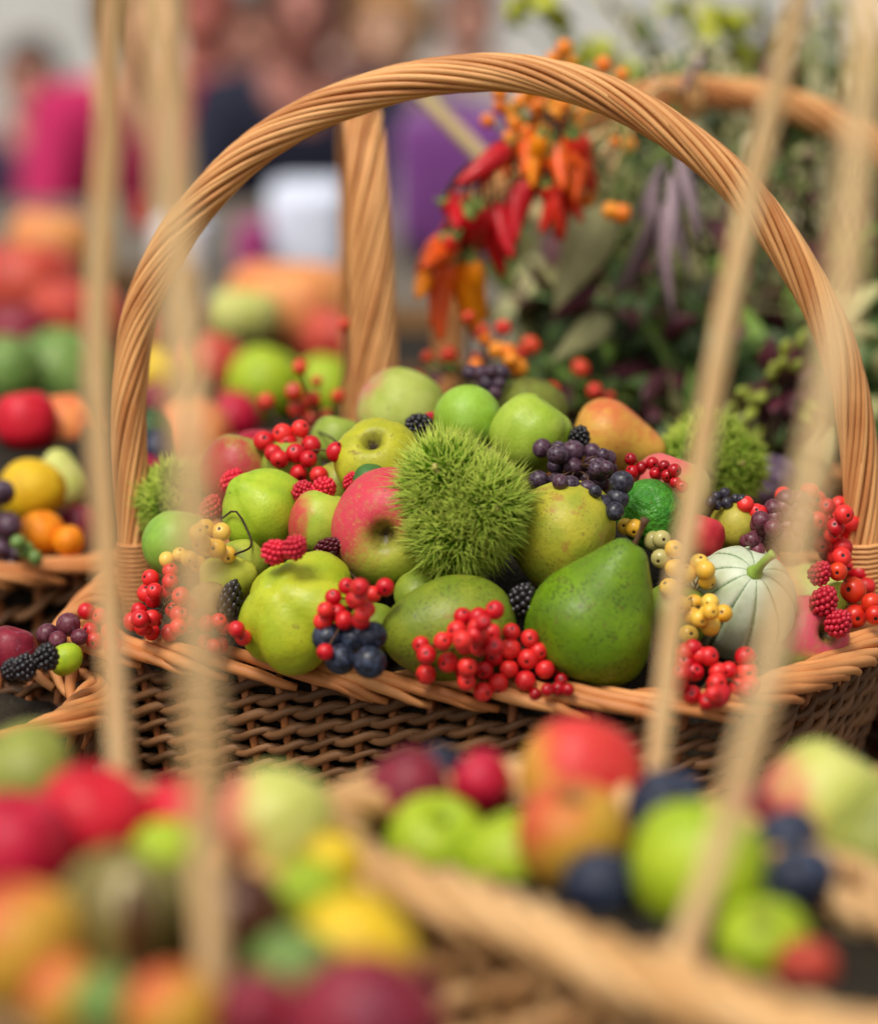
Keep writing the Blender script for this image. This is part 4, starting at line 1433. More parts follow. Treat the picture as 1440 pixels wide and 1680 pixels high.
# fruit on the far sides of the heaps, seen only from beside the photograph's viewpoint
L = []
for k, nm, x, y, z, r, sk, lab in (
        ('apple', 'apple', .185, .075, .125, .030, 'redyel', 'red and yellow apple at the back of the sharp basket below the burr'),
        ('round', 'apple', .105, .105, .15, .030, 'green', 'green apple at the back of the sharp basket behind the flushed pear'),
        ('apple', 'apple', .212, .04, .135, .026, 'palered', 'pale apple at the right end of the sharp basket by the handle foot'),
        ('fatpear', 'pear', .03, .122, None, .030, 'olive', 'olive pear at the back of the sharp basket'),
        ('apple', 'apple', -.10, .085, None, .030, 'crimson', 'crimson apple at the back left of the sharp basket'),
        ('round', 'apple', .215, -.50, .19, .024, 'green', 'green apple on the far side of the lower right basket'),
        ('apple', 'apple', .265, -.55, .19, .024, 'redyel', 'red apple on the right side of the lower right basket'),
        ('round', 'apple', .225, -.575, .19, .022, 'yellow', 'yellow apple on the near side of the lower right basket'),
        ('apple', 'apple', .37, .12, .12, .032, 'redyel', 'red apple in the basket at the right edge'),
        ('round', 'apple', .44, .15, .12, .032, 'green', 'green apple in the basket at the right edge'),
        ('fatpear', 'pear', .40, .21, .12, .032, 'olive', 'olive pear in the basket at the right edge'),
        ('round', 'apple', -.40, -.07, .125, .028, 'green', 'green apple outside the left edge in the blackberry basket'),
        ('apple', 'apple', -.33, -.05, .125, .026, 'redyel', 'red apple outside the left edge in the blackberry basket')):
    p = Vector((x, y, z if z is not None else dome(x, y) - .014))
    t = depth(p)
    px = 720 + (p - CAM).dot(rt) / t * FPX
    py = 840 - (p - CAM).dot(up) / t * FPX
    L.append(lone(k, nm, px, py, r / t * FPX, lab, SK[sk], y=y, axis=(rng.uniform(-.4, .4), .9, rng.uniform(-.3, .3))))
relax_build(L, .004)

# green leaf sprig between the foreground baskets
LEAFV, LEAFF = [], []
for i in range(9):
    t = i / 8
    w = .32 * math.sin(math.pi * t ** .8) + .005
    for s_, zz in ((-1, .08), (0, 0), (1, .08)):
        LEAFV.append((s_ * w, t, zz * w * 3 - .25 * t * t))
for i in range(8):
    for j in range(2):
        a = i * 3 + j
        LEAFF.append((a, a + 1, a + 4, a + 3))
LEAFV2 = [(x, y, z - .006) for x, y, z in LEAFV]
nv_ = len(LEAFV)
FB = LEAFF + [tuple(i + nv_ for i in q[::-1]) for q in LEAFF]
edge = [i * 3 for i in range(9)] + [i * 3 + 2 for i in range(8, -1, -1)]
for a, b in zip(edge, edge[1:] + edge[:1]): FB.append((a, b, b + nv_, a + nv_))
LEAF = mesh('leaf', LEAFV + LEAFV2, FB)
lv = Acc()
for s_, (a, b) in enumerate(((0, 1),)): pass


def leaf(parent, org, p, d, L, w, mat, nrm=None, name='leaf'):
    d = Vector(d).normalized()
    n = Vector(nrm) if nrm is not None else Vector((rng.gauss(0, .6), -.5 + rng.gauss(0, .5), .6 + rng.gauss(0, .4)))
    x = d.cross(n).normalized()
    z = x.cross(d)
    q = Matrix((x, d, z)).transposed().to_quaternion()
    return link(name, LEAF, mat, parent, Vector(p) - Vector(org), q, (L * w, L, L))


# ------------------------------------------------------------------ left side: fruit in the two left baskets and behind
L = []
ml = 'fruit in the baskets on the left'
for k, nm, px, py, r, sk, y, lab, op in (
        ('plum', 'lemon', 50, 806, 54, 'lemon', .20, 'round yellow lemon at the left edge above two oranges', dict(axis=(.8, .2, .3))),
        ('round', 'orange', 68, 874, 39, 'orange', .16, 'larger of two small oranges at the left edge', dict(axis=(.2, .9, .2))),
        ('round', 'orange', 114, 888, 27, 'orange', .155, 'smaller orange touching the larger one at the left edge', dict(axis=(.2, .9, .2))),
        ('fatpear', 'pear', 100, 792, 50, 'pale', .25, 'pale green pear behind the lemon at the left edge', dict(axis=(-.1, .95, .1), stem=.25)),
        ('apple', 'apple', 130, 870, 46, 'maroon', .22, 'dusky red apple behind the smaller orange', dict(axis=(-.1, .95, .1))),
        ('apple', 'apple', 42, 690, 52, 'red', .34, 'red apple at the left edge above the pale pear', dict(axis=(-.1, .95, .1))),
        ('round', 'peach', 104, 706, 62, 'peach', .36, 'orange peach right of the red apple on the left', dict(axis=(-.1, .95, .1))),
        ('plum', 'avocado', 245, 716, 44, 'avocado', .30, 'dark green avocado seen through the left of the arch', dict(axis=(.3, .9, .1))),
        ('plum', 'plum', 258, 740, 34, 'navy', .26, 'navy plum in front of the dark green avocado', dict(axis=(.3, .9, .1))),
        ('round', 'apple', 236, 785, 44, 'magenta', .24, 'deep magenta apple below the avocado', dict(axis=(.3, .9, .1))),
        ('round', 'peach', 318, 712, 62, 'peach', .6, 'orange peach behind the blurred near left handle', dict(axis=(.3, .9, .1))),
        ('round', 'apple', 434, 632, 66, 'green', .86, 'blurred green apple behind the small red hips left of centre', dict(axis=(.3, .9, .1))),
        ('round', 'apple', 535, 640, 60, 'green', .88, 'blurred green apple just left of the upright twisted handle', dict(axis=(.3, .9, .1))),
        ('round', 'apple', 348, 600, 58, 'coral', .92, 'blurred coral red apple behind the near left handle', dict(axis=(.3, .9, .1))),
        ('round', 'apple', 262, 612, 46, 'yellow', .88, 'blurred yellow apple just inside the left of the arch', dict(axis=(.3, .9, .1))),
        ('round', 'apple', 262, 664, 42, 'maroon', .80, 'blurred maroon apple below the yellow one inside the arch', dict(axis=(.3, .9, .1))),
        ('round', 'apple', 385, 682, 46, 'crimson', .72, 'blurred crimson apple left of the blurred green apples', dict(axis=(.3, .9, .1))),
        ('round', 'melon', 100, 622, 84, 'dgreen', .94, 'blurred green melon at the left behind the red apple', dict(axis=(.9, .2, .1))),
        ('round', 'melon', 12, 610, 60, 'dgreen', .94, 'blurred green melon cut by the left edge', dict(axis=(.9, .2, .1)))):
    L.append(lone(k, nm, px, py, r, lab, SK[sk], y=y, group=ml, **op))
relax_build(L, .03)
# supports for the fruit standing further back: shallow crates with their own packing
m_crate = wicker('crate_wood', S(150, 112, 72), S(110, 78, 48))


def crate(x0, x1, y0, y1, z1, label):
    e = empty('fruit_crate', ((x0 + x1) / 2, (y0 + y1) / 2, 0))
    tag(e, label, 'crate', 'low wooden crates behind the baskets')
    cx, cy = (x0 + x1) / 2, (y0 + y1) / 2
    for k in range(3):
        za, zb = .004 + k * (z1 - .004) / 3, .004 + (k + .88) * (z1 - .004) / 3
        for (a, b, c, d) in ((x0, x1, y0, y0 + .01), (x0, x1, y1 - .01, y1), (x0, x0 + .01, y0 + .011, y1 - .011), (x1 - .01, x1, y0 + .011, y1 - .011)):
            link('slat', mesh('slat', *box(a - cx, b - cx, c - cy, d - cy, za, zb), False), m_crate, e)
    link('bottom', mesh('bottom', *box(x0 - cx + .012, x1 - cx - .012, y0 - cy + .012, y1 - cy - .012, .002, z1 - .03), False), m_filler, e)


crate(-.50, -.20, .40, .99, .14, 'low wooden crate under the blurred melons on the left')
crate(-.19, .03, .565, .99, .13, 'low wooden crate under the blurred green apples left of centre')

# far pumpkins
gp = 'blurred pumpkins far back on the table'
L = []
for px, py, r, sk, y, lab in ((40, 470, 95, 'coral', 1.45, 'coral red pumpkin far back at the left edge'), (125, 520, 80, 'coral', 1.25, 'darker coral pumpkin behind the blurred left handles'),
                              (90, 400, 75, 'pump', 1.75, 'salmon pumpkin on top of the coral ones at the far left'), (480, 508, 110, 'pump', 1.3, 'broad pale orange pumpkin far back left of the upright handle'),
                              (400, 520, 62, 'pale', 1.2, 'pale green squash beside the broad pale orange pumpkin'), (560, 560, 70, 'coral', 1.1, 'coral pumpkin half hidden by the upright twisted handle'),
                              (30, 545, 60, 'maroon', 1.2, 'dark red pumpkin at the far left under the coral ones'), (210, 560, 70, 'coral', 1.25, 'coral pumpkin between the left handles')):
    L.append(lone('pumpkin', 'pumpkin', px, py, r, lab, SK[sk], y=y, group=gp, axis=(.1, .95, .15), lob=.12, nl=9, stem=.2))
relax_build(L, .05)
crate(-.85, -.30, 1.0, 1.82, .12, 'low wooden crate under the coral pumpkins at the far left')
crate(-.28, .02, 1.0, 1.5, .115, 'low wooden crate under the broad pale orange pumpkin')

PLACED.clear()
for px, py, rp, lab in ((76, 1078, 22, 'blackberry at the left edge beside a green fruit'), (40, 1095, 22, 'lower left blackberry at the left edge'), (20, 1098, 18, 'leftmost blackberry cut by the left edge')):
    p = at(px, py, -.16)
    o = link('blackberry', BLCK, M['blackberry'], None, p, orient((.3, .8, .2), rng.uniform(0, 6)), rp * mpp(p))
    tag(o, lab, 'blackberry', 'blackberries at the left edge')
L = [lone('plum', 'plum', 108, 1082, 26, 'small lime green plum against the left tip of the sharp basket', SK['green'], y=-.13, axis=(.6, .7, .1)),
     lone('apple', 'apple', 20, 1065, 40, 'dusky apple behind the blackberries at the left edge', SK['maroon'], y=-.08, axis=(.2, .9, .1))]
relax_build(L, .02)
cluster('grape_bunch', 'translucent red grapes at the left edge above the blackberries', 'grapes', [(112, 1025, 20), (78, 1040, 17), (95, 1050, 15), (130, 1045, 14)], M['wine'], 'grape', me=GRAPE, start=-.10, stalk=None)
cluster('grape_bunch', 'dark grapes at the left edge beside the lemon', 'grapes', [(4, 808, 20), (14, 862, 23), (22, 930, 24), (2, 900, 18), (30, 905, 14)], M['grape'], 'grape', me=GRAPE, start=.13, stalk=None)
cluster('grape_bunch', 'green grapes under the larger orange at the left edge', 'grapes', [(42, 902, 15), (58, 915, 13), (30, 890, 13)], plain('green_grape', S(110, 140, 70), .3), 'grape', me=GRAPE, start=.13, stalk=None)

# ------------------------------------------------------------------ hips, chillies and foliage at the back right
def sprig(name, label, pts, y, mat, cat, root_px, group=None, stem='greenstem', jit=.03):
    c = at(root_px[0], root_px[1], y)
    root = empty(name, c)
    tag(root, label, cat, group)
    A = Acc()
    for px, py, rp in pts:
        p = at(px, py, y + rng.uniform(-jit, jit))
        r = rp * mpp(p)
        d = Vector((rng.gauss(0, 1), rng.gauss(0, 1) - .6, rng.gauss(0, 1) - .4)).normalized()
        link('hip', BERRY, mat, root, p - c, (-d).to_track_quat('Z', 'Y'), (r, r, r * rng.uniform(1, 1.25)))
        m_ = (p - c) * .5 + Vector((rng.uniform(-1, 1), rng.uniform(-1, 1), rng.uniform(-.2, 1))) * .008
        A.add(tube(catmull([p - c, m_, Vector((0, 0, 0))], 7), .0009, 5))
    link('stalk', mesh('stalk', A.v, A.f), M[stem], root)


gh = 'sprigs of small hips behind the heap'
sprig('hip_sprig', 'small red hips left of the upright twisted handle', [(492, 602, 13), (437, 658, 14), (482, 642, 15), (512, 655, 14), (555, 650, 12), (490, 672, 15), (512, 690, 14), (536, 682, 11), (565, 532, 11), (520, 625, 9)], .24, M['redhip'], 'hips', (520, 740), gh, 'darktwig')
sprig('hip_sprig', 'small red hips right of the upright twisted handle under the chillies', [(735, 582, 14), (790, 545, 14), (825, 537, 13), (870, 566, 15), (782, 590, 13), (700, 585, 10), (768, 520, 11), (685, 622, 14), (852, 580, 12)], .28, M['redhip'], 'hips', (790, 700), gh, 'darktwig')
sprig('hip_sprig', 'orange hips below the hanging chillies', [(815, 574, 14), (833, 576, 13), (850, 602, 15), (838, 590, 13), (795, 555, 12), (780, 600, 12)], .27, M['orangehip'], 'hips', (810, 690), gh, 'darktwig')
sprig('hip_sprig', 'three scattered red hips behind the top grapes', [(952, 604, 14), (975, 641, 13), (905, 640, 13), (1000, 650, 8)], .29, M['redhip'], 'hips', (930, 720), gh, 'darktwig')
sprig('hip_sprig', 'orange hip spray above and below the top of the arch', [(925, 78, 15), (908, 98, 14), (935, 100, 13), (990, 106, 14), (820, 152, 13), (842, 182, 16), (845, 200, 14), (880, 172, 14), (880, 196, 13), (925, 170, 14), (925, 204, 14), (965, 180, 13),
                                                                         (858, 232, 16), (800, 198, 12), (835, 225, 12), (1020, 122, 12), (900, 150, 12), (950, 150, 12), (870, 150, 13), (910, 186, 14), (895, 215, 14), (940, 190, 13), (865, 215, 14), (820, 175, 12), (855, 165, 13), (950, 205, 13), (905, 165, 12), (885, 150, 12)], .34, M['orangehip'], 'hips', (900, 260), gh)
sprig('hip_sprig', 'yellow-orange hips hanging right of the chillies', [(1030, 236, 14), (962, 325, 16), (1002, 346, 15), (1020, 350, 15), (1008, 232, 9)], .34, M['orangehip'], 'hips', (1025, 200), gh)


def chilli_mesh(seed):
    r_ = random.Random(seed)
    b = r_.uniform(-.16, .16)
    P = catmull([(0, 0, 0), (b * .2, 0, -.25), (b * .6, .02, -.6), (b * 1.6, .05, -1)], 14)
    rad = [.06, .125, .16, .172, .172, .166, .156, .145, .132, .116, .1, .082, .06, .022]
    return mesh('pepper', *tube(P, rad, 10))


CH = [chilli_mesh(i) for i in range(5)]
capm = mesh('cap', *lathe([(0, .12), (.035, .12), (.035, .04), (.08, .0), (.115, -.05), (.09, -.05), (0, -.03)], 10, 10))
mch = dict(r=skin('chilli_red', S(206, 30, 38), S(184, 20, 30), rough=.3), o=skin('chilli_orange', S(240, 110, 24), S(226, 84, 20), rough=.3), y=skin('chilli_yellow', S(248, 158, 24), S(240, 136, 16), rough=.3), v=skin('chilli_scarlet', S(232, 62, 36), S(214, 44, 34), rough=.3))


def chillies(label, pts, y, root_px):
    c = at(root_px[0], root_px[1], y)
    root = empty('chilli_bunch', c)
    tag(root, label, 'chillies', 'bunches of chillies hung on the handle')
    A = Acc()
    for k, (x0, y0, x1, y1, col) in enumerate(pts):
        a, b = at(x0, y0, y + rng.uniform(-.02, .02)), at(x1, y1, y + rng.uniform(-.02, .02))
        d = (a - b) * 1.38
        o = link('pepper', CH[k % 5], mch[col], root, a - c, d.to_track_quat('Z', 'Y'), d.length)
        link('cap', capm, M['greenstem'], o)
        A.add(tube(catmull([a - c, (a - c) * .5 + Vector((0, 0, .01)), Vector((0, 0, 0))], 7), .0012, 5))
    link('stalk', mesh('stalk', A.v, A.f), M['darktwig'], root)


chillies('red chilli peppers hanging in the middle of the arch', [(835, 238, 785, 290, 'r'), (722, 330, 775, 352, 'r'), (760, 318, 770, 375, 'r'), (790, 330, 815, 400, 'r'), (800, 340, 812, 425, 'r'), (775, 345, 752, 405, 'r'), (862, 290, 848, 362, 'r'), (740, 318, 762, 362, 'r'), (815, 250, 790, 300, 'r'), (850, 300, 838, 372, 'r'), (870, 285, 862, 350, 'r'), (780, 335, 800, 395, 'r'), (730, 325, 745, 370, 'r'), (812, 330, 822, 400, 'r'), (765, 335, 740, 385, 'r')], .30, (800, 270))
chillies('scarlet and orange chilli peppers upper right in the hanging bunch', [(905, 225, 890, 285, 'o'), (925, 215, 900, 260, 'y'), (950, 225, 938, 300, 'o'), (915, 300, 898, 360, 'v'), (918, 310, 925, 375, 'v'), (885, 230, 878, 280, 'o'), (935, 240, 945, 270, 'o'), (895, 300, 905, 350, 'v'), (890, 215, 880, 280, 'y'), (915, 225, 912, 290, 'o'), (940, 215, 948, 290, 'v'), (900, 245, 885, 305, 'o'), (930, 290, 935, 345, 'v'), (905, 315, 915, 372, 'v'), (955, 250, 940, 310, 'o'), (865, 215, 872, 270, 'o'), (880, 240, 868, 290, 'y'), (920, 250, 925, 310, 'o'), (845, 225, 838, 275, 'o'), (900, 200, 905, 250, 'y')], .32, (905, 200))
chillies('orange and yellow chilli peppers at the lower left of the hanging bunch', [(735, 388, 688, 445, 'o'), (725, 430, 712, 522, 'o'), (762, 418, 758, 524, 'y'), (705, 455, 688, 480, 'y'), (745, 395, 700, 430, 'o'), (750, 385, 705, 425, 'v'), (735, 425, 728, 505, 'o'), (772, 420, 770, 500, 'y'), (720, 420, 695, 470, 'o'), (700, 450, 682, 480, 'y')], .29, (745, 380))
# raffia knot on the arch
k0 = at(1122, 150, .50)
kn = empty('raffia_tie', k0)
tag(kn, 'raffia knot tying the bunches to the back right handle arch', 'raffia tie')
link('knot', mesh('knot', *tube(catmull([(math.cos(a) * .016, math.sin(a) * .016 + .01, .001 * a) for a in np.linspace(0, 12, 30)], 90), .003, 5)), M['pale'], kn, (0, 0, -.004), Quaternion((0, 1, 0), math.pi / 2))
for x1, y1 in ((985, 260), (1000, 285), (965, 235)):
    link('raffia_end', mesh('raffia_end', *tube(catmull([(0, 0, 0), Vector((-.02, -.02, .004)), at((x1 + 1122) / 2 - 15, 190, .46) - k0, at(x1, y1, .44) - k0], 16), .003, 5, flat=.3)), M['pale'], kn)
link('raffia_end', mesh('raffia_end', *tube(catmull([(0, 0, 0), at(1135, 120, .49) - k0, at(1152, 95, .48) - k0], 8), .003, 5)), M['leafp'], kn)
# cane
ca, cb = at(672, 135, .72), at(905, 372, .60)
cn = link('cane', mesh('cane', *tube(catmull([ca, ca * .5 + cb * .5, cb], 14), .0065, 8)), wicker('cane_skin', S(190, 168, 120), S(160, 138, 90)))
tag(cn, 'pale slanting cane behind the hanging chillies', 'cane')


def bunch(name, label, cat, stems, leaves, mats, group='bunches of foliage and flowers at the back right', spread=.5, foot=None):
    """stems: list of (px,py,y) tips; all rise from one foot in the basket"""
    c = Vector(foot)
    root = empty(name, c)
    tag(root, label, cat, group)
    A = Acc()
    for px, py, y in stems:
        tip = at(px, py, y)
        mid = c * .5 + tip * .5 + Vector((rng.uniform(-.02, .02), rng.uniform(-.02, .02), .03))
        P = catmull([c - c, mid - c, tip - c], 14)
        A.add(tube(P, np.linspace(.0025, .001, 14), 5))
        n, L_, w = leaves
        for k in range(n):
            i = rng.randint(4, 13)
            ax = Vector((rng.gauss(0, 1), rng.gauss(0, 1), rng.gauss(0, .7) + .1)).normalized()
            leaf(root, (0, 0, 0), P[i], ax, L_ * rng.uniform(.6, 1.2), w * rng.uniform(.8, 1.2), rng.choice(mats))
    link('stem', mesh('stem', A.v, A.f), M['greenstem'], root)
    return root, c


FT = (.22, .50, .125)
bunch('foliage_bunch', 'dark green leafy branches behind the right half of the arch', 'foliage', [(1180, 380, .55), (1240, 470, .5), (1150, 560, .46), (1010, 560, .45), (1080, 640, .42), (960, 500, .5), (1330, 420, .55), (900, 590, .42), (1000, 680, .36), (1130, 470, .52)], (13, .058, .65), [M['leafd'], M['leafg'], M['leafd']], foot=(.22, .50, .125))
bunch('foliage_bunch', 'maroon leaved stems in the middle of the back right bunches', 'foliage', [(1010, 400, .48), (1060, 450, .46), (960, 460, .46), (1120, 600, .42), (1290, 330, .56), (1270, 420, .5), (1060, 560, .44), (900, 470, .45), (1320, 180, .6)], (11, .055, .6), [M['leafm'], M['leafm'], M['leafd']], foot=(.18, .48, .125))
M['leafb'] = plain('leaf_beige', S(206, 196, 160), 0.6, 0.3)
BK = (.42, 1.15, 0)
bk = empty('flower_bucket', BK)
tag(bk, 'grey metal bucket far back at the right holding pale flowering stems', 'bucket')
m_zn = plain('zinc', S(150, 152, 150), .4, .15)
link('body', mesh('bucket_body', *lathe([(0, .004), (.08, .004), (.085, .01), (.10, .1), (.115, .2), (.12, .205), (.112, .2), (.097, .1), (.08, .02), (0, .018)], 32, 30)), m_zn, bk)
link('handle', mesh('bucket_handle', *tube(catmull([(-.118, 0, .19), (-.11, -.06, .15), (0, -.125, .11), (.11, -.06, .15), (.118, 0, .19)], 24), .003, 6)), m_zn, bk)
ft = Vector((.42, 1.15, .17))
bunch('foliage_bunch', 'blurred olive and beige flowering stems above the arch at the top right', 'foliage', [(1000 + rng.uniform(-80, 450), rng.uniform(-60, 330), rng.uniform(1.0, 1.3)) for _ in range(26)], (16, .05, .45), [M['leafo'], M['leafg'], M['leafb'], M['leafo'], M['leafm']], foot=ft)
bunch('foliage_bunch', 'blurred green stems with dark leaves between the blurred right handles at the top', 'foliage', [(1150 + rng.uniform(-150, 330), rng.uniform(0, 380), rng.uniform(1.15, 1.35)) for _ in range(16)], (14, .06, .45), [M['leafg'], M['leafd'], M['leafo']], foot=ft + Vector((.03, .03, 0)))
bunch('foliage_bunch', 'small yellow-green flowers at the top centre above the arch', 'flowers', [(860, 12, .9), (840, 30, .9), (890, 20, .92), (1130, 25, .9), (1150, 50, .9), (1100, 10, .9), (870, 5, .9), (1180, 40, .9)], (16, .026, 1.5), [M['leafy']], foot=(.36, 1.08, .17))
bunch('foliage_bunch', 'green leafy stems at the right edge behind the blurred handles', 'foliage', [(1400, 300, .56), (1420, 450, .5), (1330, 560, .46), (1390, 620, .42), (1440, 150, .6), (1290, 520, .46), (1440, 560, .45), (1420, 700, .36), (1360, 700, .36)], (14, .06, .6), [M['leafd'], M['leafg'], M['leafo'], M['leafd']], foot=(.36, .50, .125))
bunch('foliage_bunch', 'low tangle of green and bronze leaves just behind the top of the heap', 'foliage', [(700, 600, .40), (860, 650, .36), (1050, 660, .34), (940, 660, .35), (780, 640, .38), (1100, 690, .32), (1240, 690, .34), (1010, 620, .38), (1300, 740, .32)], (13, .042, .65), [M['leafg'], M['leafo'], M['leafd'], M['leafm']], foot=(.12, .42, .125))
# long hanging grey-purple and pale leaves
hb = empty('hanging_leaves', at(1090, 250, .38))
tag(hb, 'long drooping grey-purple leaves hanging inside the right of the arch', 'leaves', 'bunches of foliage and flowers at the back right')
for x0, y0, x1, y1, w, mt_ in ((1085, 330, 1003, 525, .23, 'leafp'), (1092, 330, 1090, 525, .21, 'leafp'), (1095, 300, 1130, 460, .18, 'leafp'), (1075, 280, 1060, 420, .26, 'leafp'), (1100, 280, 1110, 400, .26, 'leafp'), (1000, 330, 920, 480, .6, 'leafo'), (1090, 260, 1040, 370, .26, 'leafp'),
                          (985, 470, 900, 520, .5, 'leafm'), (1110, 250, 1150, 380, .26, 'leafp'), (1000, 520, 930, 570, .5, 'leafo')):
    a, b = at(x0, y0, .38 + rng.uniform(-.03, .02)), at(x1, y1, .36 + rng.uniform(-.03, .02))
    leaf(hb, hb.location, a, b - a, (b - a).length, w, M[mt_], nrm=(rng.uniform(-.5, .5), -1, .25))
A = Acc()
for x0, y0 in ((1085, 330), (1092, 330), (1075, 280), (1100, 280), (1000, 330), (985, 470), (1000, 520)):
    A.add(tube(catmull([at(x0, y0, .38) - hb.location, (at(x0, y0, .38) - hb.location) * .5 + Vector((0, 0, .005)), Vector((0, 0, 0))], 7), .0014, 5))
A.add(tube(catmull([Vector((0, 0, 0)), at(1110, 165, .50) - hb.location], 6), .0014, 5))
link('stem', mesh('stem', A.v, A.f), M['greenstem'], hb)
for lab_, x0_, x1_, y0_, y1_, yy, n_, mt_, ft_ in (
        ('spray of thin beige grass stems at the top right above the arch', 960, 1430, -40, 330, .62, 30, 'leafb', (.30, .60, .125)),
        ('spray of thin olive stems in the middle of the back right bunches', 900, 1330, 180, 560, .50, 18, 'leafo', (.22, .52, .125)),
        ('spray of thin dark bronze stems at the right edge of the back bunches', 1130, 1440, 260, 640, .46, 20, 'leafm', (.34, .50, .125))):
    c_ = Vector(ft_)
    gs = empty('grass_spray', c_)
    tag(gs, lab_, 'grass spray', 'bunches of foliage and flowers at the back right')
    A, A2 = Acc(), Acc()
    for _ in range(n_):
        tip = at(rng.uniform(x0_, x1_), rng.uniform(y0_, y1_), yy + rng.uniform(-.05, .08)) - c_
        P = catmull([Vector((rng.uniform(-.02, .02), rng.uniform(-.02, .02), 0)), tip * .55 + Vector((0, 0, .035)), tip], 12)
        A.add(tube(P, np.linspace(.0013, .0007, 12), 4))
        for k in range(9):
            i = rng.randint(6, 11)
            sv_, sf_ = uvsphere(6, 5)
            A2.add((sv_ * np.array([.0022, .0022, .004]) * rng.uniform(.7, 1.4) + P[i] + np.array([rng.gauss(0, .006), rng.gauss(0, .006), rng.gauss(0, .006)]), sf_))
    link('stem', mesh('stem', A.v, A.f), M['leafo'], gs)
    so = link('seeds', mesh('seeds', A2.v, A2.f), M[mt_], gs)
    so['kind'] = 'stuff'
M['budtip'] = plain('bud_tip', S(150, 160, 62), .5, .3)
# bronze flower head with lime tips
fh = at(1272, 640, .30)
fr_ = empty('bronze_flower', fh)
tag(fr_, 'bronze-purple flower head with lime green tips seen between the right handles', 'flower')
for k in range(34):
    th, ph = rng.uniform(0, 6.28), rng.uniform(.15, 1.5)
    d = cdir((math.sin(ph) * math.cos(th), math.sin(ph) * math.sin(th), math.cos(ph)))
    L_ = rng.uniform(.018, .03)
    leaf(fr_, (0, 0, 0), d * .010, d, L_, 1.0, M['leafm'], name='petal')
    if k % 2 == 0:
        link('bud', BERRY, M['budtip'], fr_, d * (.010 + L_), d.to_track_quat('Z', 'Y'), (.0036, .0036, .0085))
P = catmull([Vector((0, 0, 0)), Vector((.0, .06, -.06)), Vector((.20, .50, .12)) - fh], 12)
link('stem', mesh('stem', *tube(P, .0022, 5)), M['greenstem'], fr_)
ob = at(1255, 800, .13)
# purple-grey fruit with paler patches, glimpsed low on the right
lone_ = lone('plum', 'aubergine', 1262, 790, 46, 'small purple aubergine with pale patches behind the wine-red grapes', dict(c1=S(96, 72, 92), c2=S(70, 52, 72), patch=S(150, 136, 150), pn=.5, rough=.3), y=.19, axis=(.8, .3, .1))
relax_build([lone_])

# denser leaf mass behind the bunches
nl_ = 2600
A_v, A_f = [], []
base = np.array(LEAFV)[[0, 6, 7, 8, 12, 13, 14, 24, 25, 26]]
bfq = [(0, 1, 2), (0, 2, 3), (1, 4, 5, 2), (2, 5, 6, 3), (4, 7, 8, 5), (5, 8, 9, 6)]
for k in range(nl_):
    px, py = rng.uniform(860, 1640), rng.uniform(150, 760)
    if px < 860 + max(0, (330 - py)) * .45: continue
    y = rng.uniform(.66, .86)
    p = np.array(at(px, py, y))
    if p[2] < .02: continue
    q = Quaternion((rng.gauss(0, 1), rng.gauss(0, 1), rng.gauss(0, 1), rng.gauss(0, 1))).normalized().to_matrix()
    L_ = rng.uniform(.025, .05)
    vv = (base * L_) @ np.array(q).T + p
    o_ = len(A_v)
    A_v += vv.tolist()
    A_f += [tuple(i + o_ for i in f_) for f_ in bfq]
mm, nt, bb = newmat('leaf_mass')
ge = N(nt, 'ShaderNodeNewGeometry')
r1 = ge.outputs['Random Per Island']
cr = N(nt, 'ShaderNodeValToRGB')
cr.color_ramp.interpolation = 'CONSTANT'
for i, (po, co) in enumerate(((0, S(56, 74, 38)), (.4, S(110, 126, 60)), (.6, S(160, 156, 100)), (.75, S(96, 52, 58)), (.87, S(186, 182, 128)))):
    e_ = cr.color_ramp.elements[i] if i < 2 else cr.color_ramp.elements.new(po)
    e_.position, e_.color = po, co
nt.links.new(r1, cr.inputs[0])
nt.links.new(cr.outputs[0], bb.inputs['Base Color'])
bb.inputs['Roughness'].default_value = .55
lm = link('foliage_mass', mesh('foliage_mass', A_v, A_f), mm)
tag(lm, 'dense mass of green and bronze leaves behind the flower bunches', 'foliage', kind='stuff')

# ------------------------------------------------------------------ far things on the table and the people behind it
m_bag = plain('white_paper', S(206, 212, 228), .7, .2, 9, .4)


def bag(name, px, py, wpx, hpx, y, mat, label, cat, dpt=.12):
    p = at(px, py, y)
    s = mpp(p)
    w, h = wpx * s / 2, hpx * s / 2
    V, Fc = uvsphere(24, 18, lambda V: wob(np.sign(V) * np.abs(V) ** .4, .09, 3.5, int(px)))
    k = h
    zc = max(h, p.z)
    o = link(name, mesh(name, V * np.array([w, dpt, h]) , Fc), mat, None, (p.x, p.y, max(p.z, h * 1.0)))
    tag(o, label, cat)
    return o


bag('paper_bag', 505, 372, 130, 150, 2.6, m_bag, 'crumpled white paper bag far back left of the upright handle', 'bag', .10)
bag('paper_bag', 300, 400, 90, 90, 2.7, m_bag, 'small white paper bag behind the near left handle', 'bag', .08)
bag('cloth_bag', 415, 400, 56, 80, 2.5, plain('magenta_cloth', S(170, 40, 120), .8, sheen=.3), 'magenta cloth pouch beside the crumpled white bag', 'pouch', .06)
bag('cloth_bag', 745, 340, 190, 250, 2.9, plain('purple_cloth', S(98, 42, 108), .8, .45, 7, sheen=.3), 'big purple cloth bag behind the hanging chillies', 'bag', .15)
bag('red_tin', 235, 350, 46, 46, 2.7, plain('red_tin_paint', S(180, 26, 36), .4), 'small red tin between the two blurred left handles', 'tin', .03)


